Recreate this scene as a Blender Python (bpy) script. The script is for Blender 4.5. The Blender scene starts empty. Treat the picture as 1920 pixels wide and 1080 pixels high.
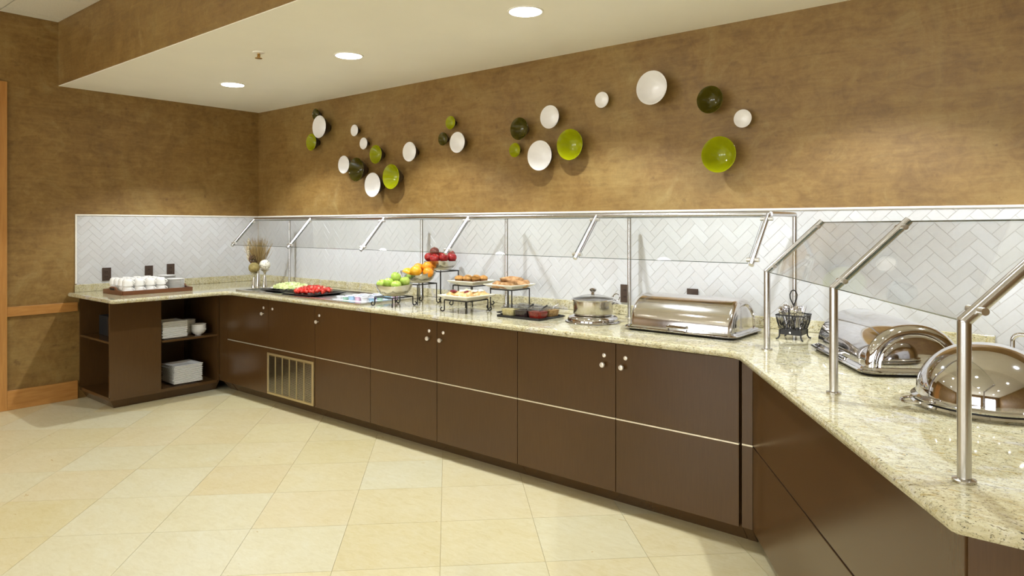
import bpy, bmesh, math, random
from mathutils import Vector, Matrix
random.seed(7)
PI = math.pi
ORD = ['topmost', 'second', 'third', 'fourth', 'fifth', 'sixth', 'seventh', 'eighth', 'ninth', 'tenth', 'eleventh', 'twelfth', 'thirteenth', 'fourteenth', 'fifteenth', 'sixteenth', 'seventeenth', 'eighteenth']
def nth(k, n):
    i = n-1-k
    return 'topmost' if i == 0 else ('lowest' if k == 0 else ORD[i]+' from the top')
S = bpy.context.scene
C = S.collection

# ------------------------------------------------------------------ camera, world, exposure
TH = math.radians(50.25)
cd = bpy.data.cameras.new('camera'); cam = bpy.data.objects.new('camera', cd); C.objects.link(cam)
cd.sensor_width = 36; cd.lens = 36*1312/1920; cd.shift_y = -118/1920; cd.clip_start = 0.05
CAM = Vector((6.721, -3.935, 1.49)); cam.location = CAM
cam.rotation_euler = (PI/2, 0, PI/2-TH)
S.camera = cam
w = bpy.data.worlds.new('world'); S.world = w; w.use_nodes = True
w.node_tree.nodes['Background'].inputs[0].default_value = (.95, .975, 1, 1)      # overcast daylight let in through the added fill windows
w.node_tree.nodes['Background'].inputs[1].default_value = 9.5
S.view_settings.view_transform = 'Standard'; S.view_settings.look = 'None'
S.view_settings.gamma = 1; S.view_settings.use_curve_mapping = False
S.view_settings.exposure = 0.0
try:
    S.cycles.use_denoising = True
    S.cycles.max_bounces = 9; S.cycles.transparent_max_bounces = 16
    S.cycles.diffuse_bounces = 4; S.cycles.glossy_bounces = 4
    S.cycles.sample_clamp_indirect = 6
    S.cycles.blur_glossy = 0.1
except Exception:
    pass
SOFFIT_W = 120.0      # watts of each soffit downlight
ROOM_W = 18.0        # watts of each downlight in the tiled ceiling
LAMP = (.85, .925, 1.0)
Rv = Vector((math.sin(TH), math.cos(TH), 0)); Fv = Vector((-math.cos(TH), math.sin(TH), 0))
def px(p):
    v = Vector(p)-CAM; k = v.dot(Fv)
    return (960+1312*v.dot(Rv)/k, 422-1312*v.z/k, k)

# ------------------------------------------------------------------ materials
def lin(c):
    return tuple((x/255/12.92 if x/255 <= .04045 else ((x/255+.055)/1.055)**2.4) for x in c)+(1,)
class NT:
    def __init__(s, name):
        m = bpy.data.materials.new(name); m.use_nodes = True; s.m = m
        s.t = m.node_tree; s.b = s.t.nodes['Principled BSDF']; s.out = s.t.nodes['Material Output']
    def n(s, k, **kw):
        x = s.t.nodes.new(k)
        for a, v in kw.items(): setattr(x, a, v)
        return x
    def l(s, a, b): s.t.links.new(a, b)
    def co(s, scale=(1, 1, 1), obj=True, rot=(0, 0, 0)):
        tc = s.n('ShaderNodeTexCoord'); mp = s.n('ShaderNodeMapping')
        mp.inputs['Scale'].default_value = scale; mp.inputs['Rotation'].default_value = rot
        if obj: s.l(tc.outputs['Object'], mp.inputs[0])
        else:
            g = s.n('ShaderNodeNewGeometry'); s.l(g.outputs['Position'], mp.inputs[0])
        return mp.outputs[0]
    def noise(s, vec, scale, detail=4, rough=.55, dist=0):
        x = s.n('ShaderNodeTexNoise'); x.inputs['Scale'].default_value = scale
        x.inputs['Detail'].default_value = detail; x.inputs['Roughness'].default_value = rough
        x.inputs['Distortion'].default_value = dist
        s.l(vec, x.inputs['Vector']); return x.outputs['Fac']
    def ramp(s, fac, stops, interp='LINEAR'):
        r = s.n('ShaderNodeValToRGB'); r.color_ramp.interpolation = interp
        e = r.color_ramp.elements
        while len(e) < len(stops): e.new(.5)
        for k, (p, c) in zip(e, stops):
            k.position = p; k.color = c if isinstance(c, tuple) and len(c) == 4 else lin(c)
        s.l(fac, r.inputs[0]); return r.outputs[0]
    def mix(s, fac, a, b, mode='MIX'):
        x = s.n('ShaderNodeMix', data_type='RGBA', blend_type=mode)
        for sock, v in ((x.inputs[0], fac), (x.inputs[6], a), (x.inputs[7], b)):
            if hasattr(v, 'links') or hasattr(v, 'is_linked'): s.l(v, sock)
            else: sock.default_value = v
        return x.outputs[2]
    def bump(s, h, dist=.001, strength=.5):
        b = s.n('ShaderNodeBump'); b.inputs['Distance'].default_value = dist; b.inputs['Strength'].default_value = strength
        s.l(h, b.inputs['Height']); s.l(b.outputs[0], s.b.inputs['Normal'])
    def base(s, c): s.l(c, s.b.inputs['Base Color'])
    def set(s, **kw):
        for k, v in kw.items(): s.b.inputs[k.replace('_', ' ')].default_value = v
        return s
M = {}
def plain(name, c, rough=.5, metal=0, var=.08, scale=40, **kw):
    """procedural: base colour varied slightly by noise"""
    t = NT(name); v = t.co()
    f = t.noise(v, scale, 3)
    a = lin(c); d = tuple(x*(1-var) for x in a[:3])+(1,); b = tuple(min(1, x*(1+var)) for x in a[:3])+(1,)
    t.base(t.ramp(f, [(.3, d), (.7, b)])); t.set(Roughness=rough, Metallic=metal, **kw)
    M[name] = t.m; return t.m

def plaster():
    t = NT('plaster'); v = t.co(obj=False)
    big = t.noise(v, 1.1, 7, .68, 1.0); mid = t.noise(v, 3.4, 7, .72, 1.4); fine = t.noise(v, 14, 6, .75, 1.2)
    sv = t.co((1.2, 1.2, 7), obj=False, rot=(.6, .45, .3)); st = t.noise(sv, 2.6, 6, .7, 1.6)
    c1 = t.ramp(big, [(.32, (95, 65, 25)), (.5, (131, 98, 46)), (.68, (158, 135, 79))])
    c2 = t.ramp(mid, [(.30, (82, 53, 19)), (.42, (118, 86, 38)), (.56, (137, 106, 54)), (.72, (169, 149, 97))])
    c = t.mix(.52, c1, c2)
    c = t.mix(.26, c, t.ramp(st, [(.36, (95, 66, 26)), (.5, (135, 102, 48)), (.64, (161, 133, 77))]))
    c = t.mix(.18, c, t.ramp(fine, [(.35, (90, 62, 25)), (.65, (161, 133, 79))]))
    spots = t.ramp(t.noise(v, 12, 3, .6, .3), [(.0, (.6, .6, .6, 1)), (.25, (.6, .6, .6, 1)), (.34, (0, 0, 0, 1))])
    c = t.mix(spots, c, lin((94, 64, 30)))
    t.base(c)
    rr = t.n('ShaderNodeMapRange'); rr.inputs[3].default_value = .38; rr.inputs[4].default_value = .62
    t.l(mid, rr.inputs[0]); t.l(rr.outputs[0], t.b.inputs['Roughness'])
    t.bump(mid, .002, .3); M['plaster'] = t.m
plaster()
plain('ceiling_paint', (240, 236, 222), .85, var=.02, scale=2)
plain('ceiling_tile', (226, 222, 208), .9, var=.05, scale=60)
plain('ceiling_grid', (196, 184, 152), .6)
def limestone():
    t = NT('limestone')
    oi = t.n('ShaderNodeObjectInfo'); v = t.co((1, 1, 1), obj=False); vs = t.co((1.0, 2.6, 1), obj=False, rot=(0, 0, -PI/4+.25))
    def shifted(q):
        add = t.n('ShaderNodeVectorMath', operation='ADD'); mul = t.n('ShaderNodeMath', operation='MULTIPLY')
        t.l(oi.outputs['Random'], mul.inputs[0]); mul.inputs[1].default_value = 37
        t.l(q, add.inputs[0]); t.l(mul.outputs[0], add.inputs[1]); return add.outputs[0]
    v2 = shifted(v); v3 = shifted(vs)
    tint = t.ramp(oi.outputs['Random'], [(0, (204, 194, 157)), (.18, (197, 178, 138)), (.36, (208, 195, 149)), (.52, (202, 187, 153)), (.68, (195, 180, 132)), (.84, (202, 196, 168)), (1, (200, 198, 178))])
    mot = t.ramp(t.noise(v2, 3.4, 8, .72, .8), [(.3, (185, 164, 102)), (.46, (200, 185, 140)), (.58, (204, 192, 155)), (.74, (210, 204, 181))])
    c = t.mix(.40, tint, mot)
    c = t.mix(.34, c, t.ramp(t.noise(v3, 14, 8, .78, .9), [(.3, (172, 155, 106)), (.48, (200, 187, 144)), (.68, (214, 207, 180))]))
    pits = t.ramp(t.noise(v3, 8, 3, .6, .5), [(.0, (.8, .8, .8, 1)), (.235, (.8, .8, .8, 1)), (.285, (0, 0, 0, 1))])
    c = t.mix(pits, c, lin((170, 138, 70)))
    t.base(c); t.set(Roughness=.33); t.b.inputs['Specular IOR Level'].default_value = .35
    M['limestone'] = t.m
limestone()
plain('floor_grout', (188, 171, 128), .8)
def granite():
    t = NT('granite'); v = t.co(obj=False); vs = t.co((.95, 1.75, 1.4), obj=False, rot=(.2, .1, .75))
    base = t.ramp(t.noise(v, 6, 6, .7, .6), [(.28, (171, 160, 120)), (.45, (194, 185, 149)), (.6, (204, 197, 169)), (.76, (217, 213, 202))])
    cl = t.ramp(t.noise(vs, 24, 6, .75, .8), [(.32, (134, 126, 97)), (.46, (190, 180, 142)), (.58, (206, 199, 169)), (.7, (221, 218, 208))])
    c = t.mix(.55, base, cl)
    grey = t.ramp(t.noise(v, 5.2, 5, .65, 1.2), [(.54, (0, 0, 0, 1)), (.70, (.8, .8, .8, 1))])
    c = t.mix(grey, c, lin((198, 194, 194)))
    gold = t.ramp(t.noise(vs, 34, 4, .65, .6), [(.57, (0, 0, 0, 1)), (.66, (.75, .75, .75, 1))])
    c = t.mix(gold, c, lin((172, 150, 88)))
    fl = t.ramp(t.noise(vs, 74, 5, .72, 1.0), [(.0, (1, 1, 1, 1)), (.385, (.95, .95, .95, 1)), (.44, (0, 0, 0, 1))])
    c = t.mix(fl, c, lin((116, 104, 70)))
    fl2 = t.ramp(t.noise(vs, 140, 4, .68, .6), [(.0, (1, 1, 1, 1)), (.37, (1, 1, 1, 1)), (.405, (0, 0, 0, 1))])
    c = t.mix(fl2, c, lin((46, 40, 32)))
    t.base(c); t.set(Roughness=.06); M['granite'] = t.m
granite()
def wood(name, dark, light, rough, sc=(70, 70, 3.0), spec=.5, mixf=.35):
    t = NT(name); v = t.co(sc, obj=False)
    f = t.noise(v, 1, 4, .6); g = t.noise(t.co(obj=False), 1.6, 3)
    c = t.mix(mixf, t.ramp(f, [(.3, dark), (.7, light)]), t.ramp(g, [(.3, dark), (.7, light)]))
    t.base(c); t.set(Roughness=rough); t.b.inputs['Specular IOR Level'].default_value = spec
    t.bump(f, .0003, .15); M[name] = t.m
wood('dark_wood', (72, 49, 25), (84, 59, 32), .2, (240, 240, 9), .45, .5)
wood('trim_wood', (160, 106, 48), (190, 138, 74), .4, (6, 6, 50))
wood('door_wood', (160, 106, 48), (190, 138, 74), .4, (50, 50, 4))
wood('tray_wood', (84, 48, 24), (124, 76, 40), .4, (60, 4, 60))
def glazed():
    t = NT('white_tile'); oi = t.n('ShaderNodeObjectInfo')
    c = t.ramp(oi.outputs['Random'], [(0, (192, 190, 189)), (.35, (197, 197, 197)), (.7, (194, 192, 191)), (1, (201, 201, 202))])
    f = t.noise(t.co(), 55, 3, .6); c = t.mix(.1, c, t.ramp(f, [(.3, (196, 189, 181)), (.7, (229, 229, 227))]))
    t.base(c); t.set(Roughness=.3); t.bump(f, .0006, .15); M['white_tile'] = t.m
glazed()
plain('tile_grout', (208, 198, 186), .85)
plain('tile_trim', (232, 226, 214), .4, var=.03)
def metal(name, c, rough, sc=None):
    t = NT(name); v = t.co(sc or (1, 1, 1)); f = t.noise(v, 30, 3)
    a = lin(c); t.base(t.ramp(f, [(.3, tuple(x*.94 for x in a[:3])+(1,)), (.7, a)]))
    t.set(Metallic=1.0)
    rr = t.n('ShaderNodeMapRange'); rr.inputs[3].default_value = rough*.85; rr.inputs[4].default_value = rough*1.15
    t.l(f, rr.inputs[0]); t.l(rr.outputs[0], t.b.inputs['Roughness']); M[name] = t.m
metal('brushed_steel', (206, 204, 203), .25, (3, 3, .2))
metal('chrome', (216, 214, 216), .05)
metal('polished_steel', (224, 220, 218), .13)
metal('satin_steel', (205, 200, 190), .2)
metal('bowl_metal', (226, 223, 216), .26)
plain('knob_metal', (236, 228, 220), .15, metal=.4)
metal('clamp_steel', (226, 224, 220), .3)
metal('brass', (190, 150, 80), .3)
metal('well_steel', (176, 176, 172), .3)
metal('vent_metal', (206, 190, 150), .5)
plain('strip_metal', (232, 222, 200), .3, metal=.6)
plain('black_iron', (22, 19, 17), .45)
plain('black_plastic', (20, 18, 18), .3)
plain('vent_back', (112, 102, 84), .6)
plain('black_gap', (12, 9, 7), .9)
plain('outlet_brown', (66, 50, 40), .35)
plain('porcelain', (240, 238, 234), .12, var=.015)
plain('cream_porcelain', (240, 236, 222), .15, var=.015)
plain('lamp_trim', (240, 236, 226), .5, var=.01)
plain('bowl_white', (236, 232, 228), .1, var=.01)
plain('bowl_lime', (146, 148, 10), .1, var=.03)
plain('bowl_olive', (74, 66, 14), .1, var=.03)
plain('bowl_back', (34, 24, 14), .3, var=.05)
def glass(name, tint, edge=False):
    t = NT(name); t.t.nodes.remove(t.b)
    tr = t.n('ShaderNodeBsdfTransparent'); gl = t.n('ShaderNodeBsdfGlossy'); gl.inputs['Roughness'].default_value = .015
    nz = t.noise(t.co(), 3, 1); cr = t.ramp(nz, [(0, tuple(x*.985 for x in tint)+(1,)), (1, tuple(tint)+(1,))])
    t.l(cr, tr.inputs[0]); fr = t.n('ShaderNodeFresnel')
    ge = t.n('ShaderNodeNewGeometry'); mm = t.n('ShaderNodeMath', operation='MULTIPLY_ADD')     # same index of refraction from both sides of the sheet
    t.l(ge.outputs['Backfacing'], mm.inputs[0]); mm.inputs[1].default_value = 1/1.5-1.5; mm.inputs[2].default_value = 1.5; t.l(mm.outputs[0], fr.inputs[0])
    mx = t.n('ShaderNodeMixShader'); t.l(fr.outputs[0], mx.inputs[0]); t.l(tr.outputs[0], mx.inputs[1]); t.l(gl.outputs[0], mx.inputs[2])
    t.l(mx.outputs[0], t.out.inputs[0]); M[name] = t.m
glass('glass', (.975, .982, .974)); glass('clear_plastic', (.93, .93, .93))
plain('glass_edge', (38, 62, 54), .12, var=.1)
def lamp_lens(name, strength):
    t = NT(name); f = t.noise(t.co(), 4, 1)
    t.base(t.ramp(f, [(0, (250, 248, 240)), (1, (255, 252, 246))]))
    t.set(Roughness=.4, Emission_Strength=strength); t.b.inputs['Emission Color'].default_value = (1, .97, .91, 1)
    M[name] = t.m
lamp_lens('lamp_lens', 22.0)
def blend3(name, cols, scale, rough, dist=.4, **kw):
    t = NT(name); f = t.noise(t.co(), scale, 4, .6, dist)
    t.base(t.ramp(f, [(.3, cols[0]), (.5, cols[1]), (.72, cols[2])])); t.set(Roughness=rough, **kw)
    t.bump(f, .002, .3); M[name] = t.m
blend3('green_apple', ((140, 176, 50), (172, 198, 86), (206, 214, 128)), 14, .22)
blend3('orange_skin', ((226, 128, 14), (238, 148, 30), (246, 168, 48)), 60, .35)
blend3('yellow_skin', ((222, 160, 24), (236, 180, 50), (226, 190, 80)), 18, .3)
blend3('red_apple', ((112, 14, 16), (148, 26, 26), (182, 70, 52)), 18, .18)
blend3('dark_red_apple', ((84, 18, 16), (112, 34, 28), (140, 70, 48)), 18, .2)
plain('stem', (70, 50, 26), .7)
blend3('muffin_top', ((160, 104, 46), (190, 136, 66), (206, 160, 92)), 30, .7)
blend3('muffin_side', ((92, 56, 24), (118, 76, 34), (138, 94, 46)), 40, .7)
blend3('scone', ((146, 98, 52), (184, 138, 88), (212, 176, 130)), 26, .75)
blend3('danish', ((190, 128, 60), (222, 176, 110), (244, 222, 176)), 34, .5)
blend3('jam', ((96, 20, 34), (124, 36, 48), (150, 60, 66)), 30, .2)
blend3('icing', ((232, 216, 176), (242, 232, 204), (250, 244, 226)), 40, .4)
blend3('melon', ((196, 210, 130), (216, 226, 160), (232, 236, 194)), 30, .35)
blend3('strawberry', ((180, 26, 18), (206, 44, 30), (224, 96, 70)), 30, .3)
blend3('strawberry_cut', ((196, 60, 44), (226, 150, 124), (240, 206, 186)), 40, .35)
plain('leaf_green', (120, 150, 60), .6)
plain('yogurt_white', (238, 238, 240), .35, var=.02)
plain('yogurt_blue', (170, 206, 232), .35, var=.04)
plain('yogurt_purple', (120, 84, 190), .35, var=.06)
plain('yogurt_green', (168, 206, 180), .35, var=.06)
plain('yogurt_pink', (226, 190, 214), .35, var=.06)
blend3('cream_food', ((190, 172, 110), (212, 198, 140), (228, 216, 168)), 60, .5)
blend3('dark_food', ((30, 20, 24), (52, 36, 38), (84, 60, 56)), 60, .35)
blend3('red_food', ((90, 12, 10), (136, 26, 18), (170, 60, 40)), 60, .3)
blend3('granola', ((120, 88, 44), (168, 128, 70), (206, 172, 112)), 90, .7)
blend3('dry_grass', ((132, 108, 64), (168, 142, 92), (200, 178, 128)), 6, .8)
blend3('seed_white', ((206, 190, 156), (228, 216, 190), (240, 232, 212)), 40, .7)
blend3('moss_ball', ((110, 96, 52), (142, 126, 74), (168, 150, 96)), 30, .8)
blend3('twig_ball', ((60, 40, 26), (100, 74, 48), (150, 118, 84)), 30, .8)
def speck():
    t = NT('speckled'); f = t.noise(t.co(), 90, 2, .5)
    t.base(t.ramp(f, [(.0, (92, 74, 54)), (.33, (92, 74, 54)), (.39, (236, 230, 214)), (1, (240, 234, 220))])); t.set(Roughness=.6); M['speckled'] = t.m
speck()

# ------------------------------------------------------------------ mesh helpers
class MB:
    def __init__(s): s.v = []; s.f = []; s.mi = []; s.sm = []
    def add(s, vs, fs, mi=0, sm=False):
        o = len(s.v); s.v += [tuple(v) for v in vs]
        for k, f in enumerate(fs):
            s.f.append([i+o for i in f]); s.mi.append(mi[k] if isinstance(mi, list) else mi); s.sm.append(sm)
        return s
    def box(s, x0, x1, y0, y1, z0, z1, mi=0):
        x0, x1 = sorted((x0, x1)); y0, y1 = sorted((y0, y1)); z0, z1 = sorted((z0, z1))
        return s.add([(x0, y0, z0), (x1, y0, z0), (x1, y1, z0), (x0, y1, z0), (x0, y0, z1), (x1, y0, z1), (x1, y1, z1), (x0, y1, z1)],
                     [(3, 2, 1, 0), (4, 5, 6, 7), (0, 1, 5, 4), (1, 2, 6, 5), (2, 3, 7, 6), (3, 0, 4, 7)], mi)
    def prism(s, poly, z0, z1, mi=0, top=None):
        """poly CCW; top: optional other polygon for the upper ring"""
        n = len(poly); t = top or poly
        vs = [(x, y, z0) for x, y in poly]+[(x, y, z1) for x, y in t]
        fs = [tuple(range(n-1, -1, -1)), tuple(range(n, 2*n))]+[(i, (i+1) % n, n+(i+1) % n, n+i) for i in range(n)]
        return s.add(vs, fs, mi)
    def lathe(s, prof, n=24, mi=0, c=(0, 0, 0), sx=1, sy=1, sm=True, cap0=True, cap1=True):
        vs = []; fs = []; ms = []
        for r, z in prof:
            for k in range(n):
                a = 2*PI*k/n; vs.append((c[0]+r*math.cos(a)*sx, c[1]+r*math.sin(a)*sy, c[2]+z))
        for j in range(len(prof)-1):
            for k in range(n):
                fs.append((j*n+k, j*n+(k+1) % n, (j+1)*n+(k+1) % n, (j+1)*n+k)); ms.append(mi[j] if isinstance(mi, list) else mi)
        if cap0 and prof[0][0] > 1e-6: fs.append(tuple(range(n-1, -1, -1))); ms.append(ms[0])
        if cap1 and prof[-1][0] > 1e-6: fs.append(tuple((len(prof)-1)*n+k for k in range(n))); ms.append(ms[n*(len(prof)-1)-1])
        return s.add(vs, fs, ms, sm)
    def ball(s, c, r, n=16, m=10, mi=0, sz=1.0):
        return s.lathe([(max(1e-7, r*math.sin(PI*j/m)), -r*sz*math.cos(PI*j/m)) for j in range(m+1)], n, mi, c)
    def tube(s, pts, r, n=8, closed=False, mi=0, caps=True):
        P = [Vector(p) for p in pts]; m = len(P); rad = r if isinstance(r, (list, tuple)) else [r]*m
        vs = []; fs = []; up = None
        for i in range(m):
            if closed: d = P[(i+1) % m]-P[i-1]
            else: d = P[min(i+1, m-1)]-P[max(i-1, 0)]
            d.normalize()
            if up is None:
                up = Vector((0, 0, 1)) if abs(d.z) < .9 else Vector((1, 0, 0))
            u = (up-d*up.dot(d)); u.normalize(); up = u; v = d.cross(u)
            for k in range(n):
                a = 2*PI*k/n; vs.append(P[i]+(u*math.cos(a)+v*math.sin(a))*rad[i])
        for i in range(m if closed else m-1):
            j = (i+1) % m
            for k in range(n): fs.append((i*n+k, i*n+(k+1) % n, j*n+(k+1) % n, j*n+k))
        if caps and not closed: fs += [tuple(range(n-1, -1, -1)), tuple((m-1)*n+k for k in range(n))]
        return s.add(vs, fs, mi, True)
    def xf(s, mat, start=0):
        for i in range(start, len(s.v)): s.v[i] = tuple(mat @ Vector(s.v[i]))
        return s
    def mesh(s, name, mats, sharp=40):
        me = bpy.data.meshes.new(name); me.from_pydata(s.v, [], s.f)
        for m in (mats if isinstance(mats, (list, tuple)) else [mats]): me.materials.append(M[m])
        for p, i, q in zip(me.polygons, s.mi, s.sm): p.material_index = i; p.use_smooth = q
        bm = bmesh.new(); bm.from_mesh(me); bmesh.ops.recalc_face_normals(bm, faces=bm.faces[:]); bm.to_mesh(me); bm.free()
        if any(s.sm): me.set_sharp_from_angle(angle=math.radians(sharp))
        me.update(); return me
def obj(name, data, parent=None, loc=(0, 0, 0), rot=(0, 0, 0), bevel=0, label=None):
    o = bpy.data.objects.new(name, data); C.objects.link(o); o.location = loc; o.rotation_euler = rot
    if parent: o.parent = parent
    if bevel:
        b = o.modifiers.new('bevel', 'BEVEL'); b.width = bevel; b.segments = 2; b.limit_method = 'ANGLE'; b.angle_limit = math.radians(40)
    if label: o['label'] = label
    return o
def part(name, mb, mats, parent=None, loc=(0, 0, 0), rot=(0, 0, 0), bevel=0, label=None, sharp=40):
    return obj(name, mb.mesh(name, mats, sharp), parent, loc, rot, bevel, label)
def tag(o, label, cat, group=None):
    o['label'] = label; o['category'] = cat
    if group: o['group'] = group
    return o
def thing(name, label, cat, loc=(0, 0, 0), rz=0, group=None):
    o = obj(name, None, None, loc, (0, 0, rz)); o.empty_display_size = .05
    return tag(o, label, cat, group)
def struct(o): o['kind'] = 'structure'; return o
def dup(root, loc, rz=None, label=None, group=None):
    r = root.copy(); C.objects.link(r); r.location = loc
    if rz is not None: r.rotation_euler = (0, 0, rz)
    if label: r['label'] = label
    if group: r['group'] = group
    for ch in list(root.children):
        c = ch.copy(); C.objects.link(c); c.parent = r
        for g in list(ch.children):
            d = g.copy(); C.objects.link(d); d.parent = c
    return r
def pbox(name, dims, mat, parent=None, bevel=0, label=None):
    return part(name, MB().box(*dims), mat, parent, bevel=bevel, label=label)
CT = .914

# ------------------------------------------------------------------ room shell
XM, YM, ZS, ZC, YS = 10.0, -9.0, 2.667, 3.2, -1.842
struct(pbox('wall_back', (-.2, XM+.2, 0, .2, -.05, 3.5), 'plaster'))
struct(pbox('wall_left', (-.2, 0, YM-.2, 0, -.05, 3.5), 'plaster'))
struct(pbox('wall_right', (XM, XM+.2, YM-.2, 0, -.05, 3.5), 'plaster'))
FILL_WIN = [(.8, 3.0), (3.9, 6.1), (7.0, 9.2)]; WZ0, WZ1 = .55, 2.55  # unseen windows added behind the camera to bring in fill light
wf = MB().box(0, XM, YM-.2, YM, -.05, WZ0).box(0, XM, YM-.2, YM, WZ1, 3.5)
for a, b in zip([0]+[q[1] for q in FILL_WIN], [q[0] for q in FILL_WIN]+[XM]): wf.box(a, b, YM-.2, YM, WZ0, WZ1)
struct(part('wall_front', wf, 'plaster'))
for i, (a, b) in enumerate(FILL_WIN):
    fr = MB(); m_ = (a+b)/2
    for q in ((a, b, WZ0, WZ0+.06), (a, b, WZ1-.06, WZ1), (a, a+.06, WZ0+.06, WZ1-.06), (b-.06, b, WZ0+.06, WZ1-.06), (m_-.03, m_+.03, WZ0+.06, WZ1-.06)): fr.box(q[0], q[1], YM-.12, YM-.06, q[2], q[3])
    wo = struct(part('fill_window_%d' % (i+1), fr, 'lamp_trim'))
    pbox('pane', (a+.06, m_-.03, YM-.094, YM-.088, WZ0+.06, WZ1-.06), 'glass', wo); pbox('pane', (m_+.03, b-.06, YM-.094, YM-.088, WZ0+.06, WZ1-.06), 'glass', wo)
    pd = bpy.data.lights.new('fill_window_portal', 'AREA'); pd.shape = 'RECTANGLE'; pd.size = b-a; pd.size_y = WZ1-WZ0; pd.cycles.is_portal = True
    po = obj('fill_window_portal', pd, wo, (m_, YM-.19, (WZ0+WZ1)/2), (PI/2, 0, 0))
sof = struct(part('soffit', MB().box(0, XM, YS, 0, ZS, 3.4), 'plaster'))
so = pbox('soffit_underside', (0, XM, YS+.001, 0, ZS-.004, ZS+.002), 'ceiling_paint', sof)
# tiled ceiling: backing, grid bars, single panels
cei = struct(pbox('ceiling', (0, XM, YM, YS, ZC+.02, ZC+.2), 'ceiling_grid'))
pan = MB().box(-.3, .3, -.3, .3, 0, .018).mesh('ceiling_panel', 'ceiling_tile')
xs = [0]+[.132+.607*k for k in range(17)]; ys = [YS]+[YS-.42-.607*k for k in range(12)]
for i in range(len(xs)-1):
    for j in range(len(ys)-1):
        x0, x1, y0, y1 = xs[i], xs[i+1], ys[j+1], ys[j]
        p = obj('panel', pan, cei, ((x0+x1)/2, (y0+y1)/2, ZC))
        p.scale = ((x1-x0-.007)/.6, (y1-y0-.007)/.6, 1)
# floor: square limestone tiles laid at 45 degrees, joints of 2 mm over a grout bed
flo = struct(pbox('floor', (-.2, XM+.2, YM-.2, .2, -.06, -.004), 'floor_grout'))
G = .464; s2 = math.sqrt(.5)
tm = MB().prism([(-G/2+.001, -G/2+.001), (G/2-.001, -G/2+.001), (G/2-.001, G/2-.001), (-G/2+.001, G/2-.001)], -.004, 0).mesh('floor_tile', 'limestone')
near = []
for i in range(-30, 34):
    for j in range(-4, 40):
        u = .545+G*(i+.5); v = 4.0+G*(j-12+.5)
        x, y = (u+v)*s2, (u-v)*s2
        if not (-.3 < x < XM+.3 and YM-.3 < y < .3): continue
        q = px((x, y, 0)); vis = q[2] > .4 and -220 < q[0] < 2140 and q[1] < 1400
        if vis and x > .2 and (y < -.3): near.append((q[2], x, y, i, j))
        else: near.append((99+random.random(), x, y, i, j))
near.sort()
rest = MB()
for k, (d, x, y, i, j) in enumerate(near):
    if k < 300 and d < 99:
        o = obj('floor_tile', tm, flo, (x, y, 0), (0, 0, PI/4+random.choice((0, PI/2, PI))))
    else:
        h = G*s2-.0014; rest.prism([(x-h, y), (x, y-h), (x+h, y), (x, y+h)], -.004, 0)
ro = part('floor_tiles', rest, 'limestone', flo); ro['kind'] = 'stuff'
# left wall timber: door casing, door, chair rail, baseboard
for n, d in (('trim_1', (0, .022, -2.32, -2.209, 0, 2.64)), ('trim_2', (0, .022, -3.37, -3.26, 0, 2.64)), ('trim_3', (0, .022, -3.26, -2.32, 2.53, 2.64))):
    struct(pbox(n, d, 'door_wood', bevel=.003))
dr = struct(pbox('door_1', (0, .012, -3.26, -2.32, 0, 2.53), 'door_wood'))
dh = MB().tube([(.012, -2.40, 1.0), (.06, -2.40, 1.0), (.06, -2.52, 1.0)], .009); part('door_handle', dh, 'brushed_steel', dr)
struct(pbox('trim_4', (0, .02, -2.209, -1.70, .752, .83), 'trim_wood', bevel=.003))
struct(pbox('baseboard_left', (0, .02, -2.209, -1.70, 0, .157), 'trim_wood', bevel=.003))
# corner bead lines
struct(pbox('trim_5', (0, .004, -.004, 0, 1.60, ZS-.005), 'plaster'))

# ------------------------------------------------------------------ downlights and sprinkler
can_mb = MB().lathe([(.092, .006), (.092, .0), (.101, .0), (.101, -.005), (.090, -.005), (.088, .006)], 32)
can_m = can_mb.mesh('trim_ring', 'lamp_trim'); lens_m = MB().lathe([(.0001, 0), (.088, 0), (.088, .004), (.0001, .004)], 32).mesh('lens', 'lamp_lens')
def downlight(x, y, z, label, watts, group, spot, blend):
    t = thing('downlight', label, 'ceiling light', (x, y, z), 0, group)
    obj('trim_ring', can_m, t); obj('lens', lens_m, t, (0, 0, -.0045))
    ld = bpy.data.lights.new('downlight_lamp', 'SPOT'); ld.energy = watts; ld.color = LAMP
    ld.spot_size = math.radians(spot); ld.spot_blend = blend; ld.shadow_soft_size = .03
    obj('lamp', ld, t, (0, 0, -.025))
sof_x = [1.193, 2.757, 4.322, 5.887, 7.452]
names = ['round recessed downlight in the soffit nearest the room corner', 'round recessed downlight in the middle of the three lit in the soffit',
         'largest visible round recessed downlight at the top of the soffit', 'recessed soffit downlight above the angled counter, out of the frame',
         'recessed soffit downlight to the right of the buffet, out of the frame']
for x, n in zip(sof_x, names): downlight(x, -.935, ZS-.004, n, SOFFIT_W, 'soffit downlights', 117, .34)
for x in (1.6, 3.8, 6.0, 8.2):
    for y in (-2.9, -4.9, -6.9):
        downlight(x, y, ZC, 'recessed downlight in the tiled ceiling out in the room', ROOM_W*(.5 if y > -3 else 3.2), 'room downlights', 118, .4)      # unseen lamps: near row cut, rear rows boosted for bounce fill
t = thing('sprinkler', 'small brass fire sprinkler hanging from the cream soffit', 'sprinkler', (2.364, -1.384, ZS-.004))
part('escutcheon', MB().lathe([(.04, 0), (.038, -.006), (.012, -.01)], 20), 'lamp_trim', t)
part('head', MB().lathe([(.009, -.008), (.009, -.018), (.004, -.022), (.004, -.038)], 12), 'brass', t)
part('frame', MB().tube([(.008, 0, -.016), (.016, 0, -.028), (.004, 0, -.040)], .003, 6).tube([(-.008, 0, -.016), (-.016, 0, -.028), (-.004, 0, -.040)], .003, 6), 'brass', t)
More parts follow.
